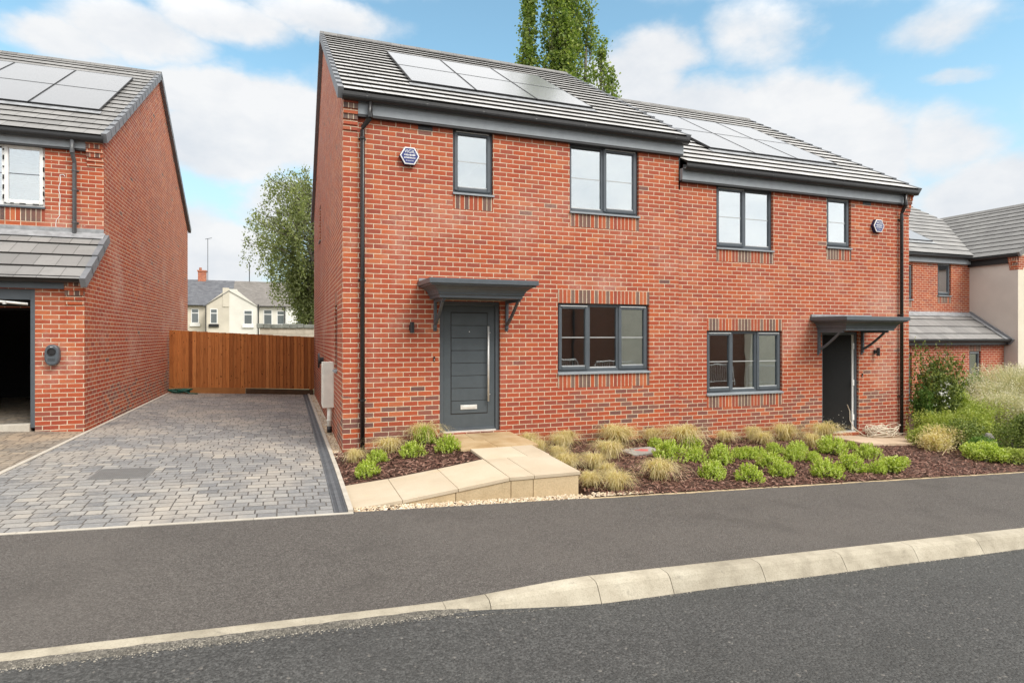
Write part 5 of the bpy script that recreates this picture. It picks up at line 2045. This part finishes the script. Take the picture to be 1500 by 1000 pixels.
def hebe_mesh(seed, r=.19, h=.26):
    rr = random.Random(seed)
    lb = MB()
    tb = MB()
    for k in range(135):
        a = rr.uniform(0, 6.283)
        e = math.asin(rr.uniform(.02, 1))
        ru = r * rr.uniform(.84, 1.06) * (1 + .09 * math.sin(3 * a + seed))
        tip = Vector((math.cos(a) * math.cos(e) * ru, math.sin(a) * math.cos(e) * ru, .04 + math.sin(e) * h * rr.uniform(.85, 1.02)))
        ax = Vector((math.cos(a) * math.cos(e) * .45, math.sin(a) * math.cos(e) * .45, 1)).normalized()
        side = ax.cross(Vector((1, .2, 0))).normalized()
        si2 = ax.cross(side)
        for i in range(9):
            f = i / 9
            ang = i * 2.4 + rr.uniform(-.3, .3)
            out = side * math.cos(ang) + si2 * math.sin(ang)
            p = tip - ax * (.085 * (1 - f))
            L = .027 * rr.uniform(.8, 1.2) * (1 - .35 * f)
            d1 = (out * (1 - .5 * f) + ax * (.55 + .8 * f)).normalized()
            d2 = d1.cross(ax).normalized() if d1.cross(ax).length > 1e-4 else side
            n = len(lb.v)
            for ee, ff in ((0, -.25), (.5, -.42), (1, 0), (.5, .42), (0, .25)):
                q = p + d1 * L * ee + d2 * L * ff * .8
                lb.v.append(tuple(q))
            lb.f.append(tuple(range(n, n + 5)))
            lb.m.append(0)
            lb.uv.append([(0, 0)] * 5)
    # inner older leaves close the dome
    for k in range(230):
        a = rr.uniform(0, 6.283)
        e = math.asin(rr.uniform(0, 1))
        f = rr.uniform(.35, .8)
        c = [(math.cos(a) * math.cos(e) * r * f, math.sin(a) * math.cos(e) * r * f, .03 + math.sin(e) * h * f)]
        leaves(lb, c, .032, rr)
    for k in range(9):
        a = k * .7
        tb.tube([(0, 0, -.03), (math.cos(a) * r * .35, math.sin(a) * r * .35, h * .45)], [.006, .003], 5)
    return lb, tb


HEBE_V = []
for s in range(5):
    lb, tb = hebe_mesh(30 + s, .17 + .012 * (s % 3), .23 + .015 * (s % 2))
    HEBE_V.append((lb, tb))


def tuft_mesh(seed, r=.22, h=.27):
    rr = random.Random(seed)
    mb = MB()
    lean = rr.uniform(0, 6.283)
    for k in range(640):
        a = rr.uniform(0, 6.283)
        L = rr.uniform(.55, 1.1)
        ox, oy = rr.gauss(0, .025), rr.gauss(0, .025)
        out = r * L * rr.uniform(.2, 1.5)
        hh = h * rr.uniform(.6, 1.12)
        w_ = rr.uniform(.0018, .0036)
        px, py = -math.sin(a) * w_, math.cos(a) * w_
        cv_ = rr.uniform(-.3, .3)
        prev = None
        n = len(mb.v)
        for i in range(5):
            f = i / 4
            rad_ = out * (f ** 1.15) + .012 * math.cos(a - lean) * f * 4
            z = hh * (2.5 * f - 1.65 * f * f) - (.10 * max(0, f - .6) / .4 * rr.uniform(0.0, 1.5))
            aa = a + cv_ * f
            x, y = ox + math.cos(aa) * rad_, oy + math.sin(aa) * rad_
            kk = 1 - .75 * f
            mb.v += [(x - px * kk, y - py * kk, max(z, .004)), (x + px * kk, y + py * kk, max(z, .004))]
        for i in range(4):
            q = (n + 2 * i, n + 2 * i + 1, n + 2 * i + 3, n + 2 * i + 2)
            mb.f.append(q)
            mb.m.append(0)
            mb.uv.append([(0, 0)] * 4)
    return mb


ORD = ["first", "second", "third", "fourth", "fifth", "sixth", "seventh", "eighth", "ninth", "tenth", "eleventh", "twelfth", "thirteenth", "fourteenth"]
HEBE = [(0.16, -1.57, 0.32), (0.38, -0.96, 0.3), (0.85, -0.95, 0.36), (1.15, -0.37, 0.33), (1.54, -0.49, 0.37), (4.96, -0.73, 0.34), (4.69, -1.51, 0.42), (5.59, -0.83, 0.37), (5.04, -1.67, 0.31), (5.37, -1.84, 0.35), (4.67, -2.52, 0.34), (5.9, -1.6, 0.28), (6.07, -1.63, 0.28), (6.3, -1.61, 0.22), (5.1, -2.73, 0.37), (6.89, -1.29, 0.25), (6.03, -2.16, 0.31), (6.85, -1.4, 0.25), (5.8, -2.6, 0.43), (6.77, -1.86, 0.3), (7.36, -1.36, 0.32), (7.04, -1.96, 0.35), (6.44, -2.77, 0.35), (7.89, -1.57, 0.42), (8.64, -1.3, 0.29), (7.22, -2.53, 0.39), (8.34, -1.89, 0.34), (7.5, -2.73, 0.33)]
HEBE[4] = (1.33, -1.05, .36)
TUFT = [(0.1, -0.72, 0.30), (0.62, -0.5, 0.36), (1.16, -0.16, 0.42), (2.86, -0.25, 0.35), (2.84, -0.75, 0.31), (3.3, -0.6, 0.36), (2.95, -1.2, 0.32), (3.55, -0.22, 0.46), (4.35, -0.42, 0.52), (4.6, -0.2, 0.45), (3.76, -1.29, 0.45), (5.2, -0.25, 0.42), (2.85, -1.72, 0.36), (3.23, -1.85, 0.36), (2.74, -2.6, 0.34), (3.21, -2.25, 0.26), (3.0, -2.82, 0.33), (3.85, -2.44, 0.46), (5.65, -.55, 0.58), (8.0, -0.42, 0.64), (7.25, -.7, 0.4), (9.0, -0.4, 0.6), (7.32, -0.32, 0.42), (6.6, -0.42, 0.4), (8.05, -1.0, 0.32)]


def camu(x, y):
    yw = rad(20.458)
    dx, dy = x + .779, y + 9.35
    return (dx * math.cos(yw) - dy * math.sin(yw)) / (dx * math.sin(yw) + dy * math.cos(yw))


def row_labels(items, fmt_left, fmts, split=2.6, cuts=(-1.45, -2.1)):
    """label each plant by its bed, its row and its rank from the left in that row"""
    out = [None] * len(items)
    left = sorted([i for i, p in enumerate(items) if p[0] < split], key=lambda i: camu(*items[i][:2]))
    for k, i in enumerate(left):
        out[i] = fmt_left % ORD[k]
    rows = [[i for i, p in enumerate(items) if p[0] >= split and p[1] > cuts[0]], [i for i, p in enumerate(items) if p[0] >= split and cuts[0] >= p[1] > cuts[1]],
            [i for i, p in enumerate(items) if p[0] >= split and p[1] <= cuts[1]]]
    for r_, f in zip(rows, fmts):
        r_.sort(key=lambda i: camu(*items[i][:2]))
        for k, i in enumerate(r_):
            out[i] = f % ORD[k]
    return out


hl = row_labels(HEBE, "bright green shrub in the small bed left of the path, %s from the left",
                ["bright green shrub in the large bed, back row by the wall, %s from left", "bright green shrub in the large bed, middle row, %s from the left",
                 "bright green shrub in the large bed, front row by pavement, %s from left"])
tl = row_labels(TUFT, "straw coloured grass tuft in the small left bed by the wall, %s from the left",
                ["straw grass tuft in the large bed, back row by the wall, %s from left", "straw grass tuft in the large bed, middle rows, %s from the left",
                 "straw grass tuft in the large bed, front row by pavement, %s from left"], cuts=(-1.05, -2.1))
hv = []
for i, (x, y, wv) in enumerate(HEBE):
    sc = wv / .37 * R.uniform(.9, 1.42)
    if i < 5:
        root = thing("hebe_shrub", hl[i], "shrub", (0, 0, 0), "bright green bedding shrubs")
        lb, tb = HEBE_V[i]
        fo = lb.build("foliage", M_['hebe'], root, normals=False)
        st = tb.build("stems", M_['trunk'], root)
        hv.append((root, fo, st))
    else:
        src = hv[(i * 7) % 5]
        root = src[0].copy()
        COL.objects.link(root)
        root["label"] = hl[i]
        for ch_ in src[1:]:
            c = ch_.copy()
            COL.objects.link(c)
            c.parent = root
    root.location = (x, y, zbed(x, y) + .005)
    root.scale = (sc, sc, sc * R.uniform(.74, .92))
    root.rotation_euler = (0, 0, R.uniform(0, 6.28))
tv = []
for i, (x, y, wv) in enumerate(TUFT):
    sc = wv / .40 * R.uniform(1.15, 1.5)
    if i < 5:
        root = tuft_mesh(60 + i).build("grass_tuft", M_['straw'], normals=False)
        tag(root, tl[i], "ornamental grass", "straw grass tufts")
        tv.append(root)
    else:
        root = tv[(i * 3) % 5].copy()
        COL.objects.link(root)
        root["label"] = tl[i]
    root.location = (x, y, zbed(x, y))
    root.scale = (sc, sc * R.uniform(.85, 1.1), max(.72, sc * R.uniform(.6, .82)))
    root.rotation_euler = (0, 0, R.uniform(0, 6.28))

# drain cover in the bed, cable coil, hose
dc = thing("drain_cover", "square grey concrete drain cover with a red paint mark in the bark bed", "drain cover", (4.5, -1.0, zbed(4.5, -1)))
mb = MB()
z = zbed(4.5, -1) + .03
mb.box(4.2, 4.82, -1.24, -.76, z - .08, z)
bevel(mb.build("cover_slab", M_['cover'], dc), .008)
mb = MB()
pts = [(4.53 + .11 * math.cos(a) * (1 + .3 * math.sin(3 * a)), -1.0 + .09 * math.sin(a) * (1 + .25 * math.cos(5 * a)), z + .0015) for a in span(0, 5.9, 16)]
mb.poly(pts)
mb.build("paint_mark", M_['red_paint'], dc)

mb = MB()
rr = random.Random(12)
pts = []
for k in range(190):
    a = k * .42
    rr_ = .16 + .10 * math.sin(k * .37) + rr.uniform(-.03, .03)
    pts.append((10.75 + .46 * rr_ / .2 * math.cos(a) + .2 * math.sin(k * .05), -.24 + .17 * rr_ / .2 * math.sin(a) * .75, -.535 + .26 * abs(math.sin(k * .23)) * rr.uniform(.3, 1)))
mb.tube(pts, .0085, 5)
mb.tube([(10.05, -.012, .12), (10.1, -.03, -.02), (10.08, -.05, -.2), (10.15, -.09, -.36), (10.3, -.2, -.50), pts[0]], .0085, 5)
mb.tube([pts[-1], (11.2, -.2, -.5), (11.45, -.25, -.52), (11.62, -.2, -.58)], .0085, 5)
tag(mb.build("cable_coil", M_['cable'], smooth=True, normals=False), "tangled coil of cream cable on the slabs by the open door", "cable")

mb = MB()
pts = []
for k in range(130):
    a = k * .33
    q = .12 + .05 * math.sin(k * .7)
    pts.append((-3.62 + q * 1.5 * math.cos(a) + .002 * k * math.sin(.02 * k), 9.72 + q * .8 * math.sin(a), zg(-3.6) + .03 + .09 * abs(math.sin(k * .19))))
pts += [(-3.3, 9.6, zg(-3.3) + .02), (-3.1, 9.58, zg(-3.1) + .018)]
mb.tube(pts, .018, 6)
tag(mb.build("garden_hose", M_['hose'], smooth=True, normals=False), "tangled dark green garden hose at the foot of the fence", "hose")

# ------------------------------------------------------------------ shrubs right of the pair


def shrub(name, label, cat, loc, rx, ry, h, mat, n, size, seed, up=.0, lumps=7, group="shrubs right of the houses", flowers=0):
    rr = random.Random(seed)
    x0, y0, z0 = loc
    root = thing(name, label, cat, loc, group)
    lb, tb = MB(), MB()
    cl = [(rr.uniform(-.6, .6) * rx, rr.uniform(-.6, .6) * ry, rr.uniform(.35, .85) * h, rr.uniform(.35, .6)) for k in range(lumps)] + [(0, 0, .45 * h, .75)]
    cnt = 0
    while cnt < n:
        c = rr.choice(cl)
        a, b = rr.uniform(0, 6.283), rr.uniform(-1, 1)
        q = rr.random() ** .4
        cb_ = math.sqrt(1 - b * b)
        z = c[2] + b * h * c[3] * q * .75
        if z < .01: continue
        p = (x0 + c[0] + math.cos(a) * cb_ * rx * c[3] * q, y0 + c[1] + math.sin(a) * cb_ * ry * c[3] * q, z0 + z)
        leaves(lb, [p], size, rr, droop=-up, aspect=2.0)
        cnt += 1
    for k in range(int(n / 160)):
        # loose leafy shoots break the outline
        c = rr.choice(cl)
        a = rr.uniform(0, 6.283)
        bx, by, bz = x0 + c[0] + math.cos(a) * rx * c[3] * .7, y0 + c[1] + math.sin(a) * ry * c[3] * .7, z0 + c[2] + h * c[3] * .25
        ln = rr.uniform(.12, .34) * h
        leaves(lb, [(bx + math.cos(a) * ln * .3 * f + rr.gauss(0, .012), by + math.sin(a) * ln * .3 * f + rr.gauss(0, .012), bz + ln * f) for f in span(0, 1, 14)], size * .85, rr, droop=-.6, aspect=2.2)
    for k in range(14):
        c = rr.choice(cl)
        limb_tube(tb, (x0 + rr.uniform(-.1, .1), y0 + rr.uniform(-.1, .1), z0 - .05), (x0 + c[0] * 1.1, y0 + c[1] * 1.1, z0 + c[2] * 1.15), .012, .004, rr, .2, 4)
    tb.build("stems", M_['trunk'], root, normals=False)
    lb.build("foliage", mat, root, normals=False)
    if flowers:
        fb = MB()
        for k in range(flowers):
            a = rr.uniform(0, 6.28)
            c = (x0 - rx * .45 + rr.gauss(0, .09), y0 - ry * .55 + rr.gauss(0, .05), z0 + h * .55 + rr.gauss(0, .14))
            leaves(fb, [(c[0] + rr.gauss(0, .03), c[1] + rr.gauss(0, .03), c[2] + rr.gauss(0, .03)) for i in range(9)], .035, rr, aspect=1.0)
        fb.build("flowers", M_['flower'], root, normals=False)
    return root


def plume(name, label, loc, r, h, mat, n, seed, stiff=.6, group="ornamental grasses right of the houses", wmul=1.0):
    rr = random.Random(seed)
    x0, y0, z0 = loc
    mb = MB()
    for k in range(n):
        a = rr.uniform(0, 6.283)
        hh = h * (1 - rr.random() ** 1.8 * .7) * rr.uniform(.85, 1.1)
        out = r * rr.uniform(.1, 1.1)
        w_ = rr.uniform(.003, .006) * wmul
        px, py = -math.sin(a) * w_, math.cos(a) * w_
        ox, oy = rr.gauss(0, r * .18), rr.gauss(0, r * .18)
        n0 = len(mb.v)
        for i in range(4):
            f = i / 3
            x = x0 + ox + math.cos(a) * out * f ** (1 + stiff)
            y = y0 + oy + math.sin(a) * out * f ** (1 + stiff)
            z = z0 + hh * (f * (1.25 - .25 * f))
            kk = 1 - .6 * f
            mb.v += [(x - px * kk, y - py * kk, z), (x + px * kk, y + py * kk, z)]
        for i in range(3):
            mb.f.append((n0 + 2 * i, n0 + 2 * i + 1, n0 + 2 * i + 3, n0 + 2 * i + 2))
            mb.m.append(0)
            mb.uv.append([(0, 0)] * 4)
        # seed head
        if rr.random() < .75:
            for j in range(6):
                leaves(mb, [(x + rr.gauss(0, .014), y + rr.gauss(0, .014), z - j * .035 + rr.gauss(0, .01))], .028 * wmul, rr, aspect=2.2)
    off = Vector(loc)
    o = mb.build(name, mat, normals=False)
    o.data.transform(Matrix.Translation(-off))
    o.location = loc
    return tag(o, label, "ornamental grass", group)


def zv(x, y):
    return zbed(x, min(y, 0))


def at(x, y):
    return (x, y, zv(x, y))


shrub("tall_shrub", "tall dark green shrub with white flowers beside the right corner of the pair", "shrub", at(12.42, -.25), .50, .45, 1.72, M_['shrub_dark'], 8600, .045, 41, .9, 18, flowers=12)
shrub("leafy_shrub", "yellow green bushy shrub just right of the tall flowering one", "shrub", at(13.15, .0), .45, .45, 1.25, M_['lime'], 5200, .042, 42, .6)
shrub("leafy_shrub", "fresh green rounded shrub under the lean-to window", "shrub", at(17.2, 2.0), .72, .6, 1.25, M_['fresh'], 6500, .055, 43)
shrub("low_shrub", "fresh green low plant hugging the corner of the right half", "shrub", at(12.12, -.18), .30, .3, .95, M_['fresh'], 3000, .04, 44)
plume("tall_grass", "pale green feathery grass, leftmost of the plumes in front of the lean-to", at(14.2, .2), .45, .85, M_['paleg'], 1100, 45)
plume("tall_grass", "tallest pale beige feathery grass at the right edge of the photo", at(16.7, .7), 1.0, 1.55, M_['paleg'], 2600, 46)
plume("tall_grass", "middle pale feathery grass between the tallest one and the leftmost", at(15.5, .5), .55, 1.15, M_['paleg'], 1700, 47)
plume("tall_grass", "pale grass clump rising directly behind the round shrub", at(14.6, -.35), .6, .95, M_['paleg'], 1500, 71)
plume("green_grass", "olive grass in the middle of the right planting, below the pale plumes", at(13.3, -.3), .6, .8, M_['lime'], 900, 50, .5, wmul=1.1)
plume("green_grass", "yellow green grassy clump at the foot of the tall flowering shrub", at(11.75, -.8), .5, .62, M_['lime'], 800, 48, .5, wmul=1.1)
shrub("leafy_shrub", "loose yellow green mound left of the grey stone", "shrub", at(11.35, -1.45), .46, .36, .52, M_['shrub'], 3600, .036, 49, .6, 11)
shrub("leafy_shrub", "mid green loose mound in front of the olive grass", "shrub", at(12.4, -1.0), .55, .45, .62, M_['lime'], 3800, .040, 72, .6, 11)
plume("straw_grass", "small straw grass clump between the loose green mounds", at(10.95, -1.35), .30, .42, M_['straw'], 500, 73, .4)
plume("straw_grass", "straw coloured grass leaning over the bark right of the door slabs", at(10.5, -1.5), .26, .32, M_['straw'], 450, 51, .2)
shrub("round_shrub", "dense rounded yellow green shrub at the right edge above the pavement", "shrub", at(11.5, -2.2), .46, .42, .72, M_['shrub'], 9000, .028, 52, .8, 3)
shrub("low_shrub", "bright lime low mound of foliage next to the pavement below the grey stone", "shrub", at(10.46, -2.3), .36, .34, .30, M_['hebe'], 4200, .030, 53)
shrub("low_shrub", "soft green spreading mound at the right edge of the photo by the pavement", "shrub", at(10.95, -2.65), .42, .3, .24, M_['lime'], 4200, .030, 54)
shrub("low_shrub", "dark green low filler between the bright mound and the round shrub", "shrub", at(11.0, -2.1), .34, .3, .34, M_['fresh'], 3600, .032, 55)
shrub("low_shrub", "pale variegated shrub at the front of the bed beside the bare bark", "shrub", at(7.8, -2.75), .24, .2, .26, M_['hebe'], 1800, .028, 56)
shrub("low_shrub", "green weedy cover right of the door slabs, below the flowering shrub", "shrub", at(11.0, -1.0), .45, .35, .36, M_['lime'], 3600, .032, 57)
for k, (x, y, s) in enumerate(((12.9, -1.7, .62), (13.4, -2.3, .75), (18.2, .6, .9), (19.5, 1.6, 1.1), (12.3, -2.5, .5), (14.6, -1.6, .6))):
    lab = ["green filler shrub directly behind the round shrub", "green shrub right of the round shrub, past the photo edge", "green shrub behind the tallest pale grass", "big green shrub in front of the rendered wing",
           "low green shrub at the pavement edge right of the round shrub", "low green shrub furthest back along the pavement edge"][k]
    shrub("leafy_shrub", lab, "shrub", at(x, y), s * .9, s * .7, s, [M_['shrub'], M_['lime'], M_['fresh']][k % 3], 3600, .045, 60 + k)

# grey stone and fallen stems in the right planting
mb = MB()
for k in range(1):
    c = Vector((11.6, -1.75, zv(11.6, -1.75) + .25))
    ring = []
    for j in range(7):
        a = j * .9
        ring.append((c.x + .11 * math.cos(a) * R.uniform(.8, 1.1), c.y + .09 * math.sin(a), c.z + R.uniform(-.02, .02)))
    top_ = [(q[0] * .5 + c.x * .5, q[1] * .5 + c.y * .5, c.z + .10) for q in ring]
    bot = [(q[0] * .7 + c.x * .3, q[1], c.z - .25) for q in ring]
    for r0, r1 in ((bot, ring), (ring, top_)):
        for j in range(7):
            mb.poly([r0[j], r0[(j + 1) % 7], r1[(j + 1) % 7], r1[j]])
    mb.poly(top_)
tag(mb.build("grey_stone", M_['cover']), "small grey stone poking out of the foliage left of the round shrub", "stone")
mb = MB()
mb.tube([(9.9, -2.05, zv(9.9, -2) + .05), (10.15, -1.95, zv(10, -2) + .12), (10.4, -1.93, zv(10.4, -2) + .14)], [.007, .006, .004], 6)
tag(mb.build("dry_stem", M_['stem']), "dry pale stem lying on the bark below the right shrubs", "twig")
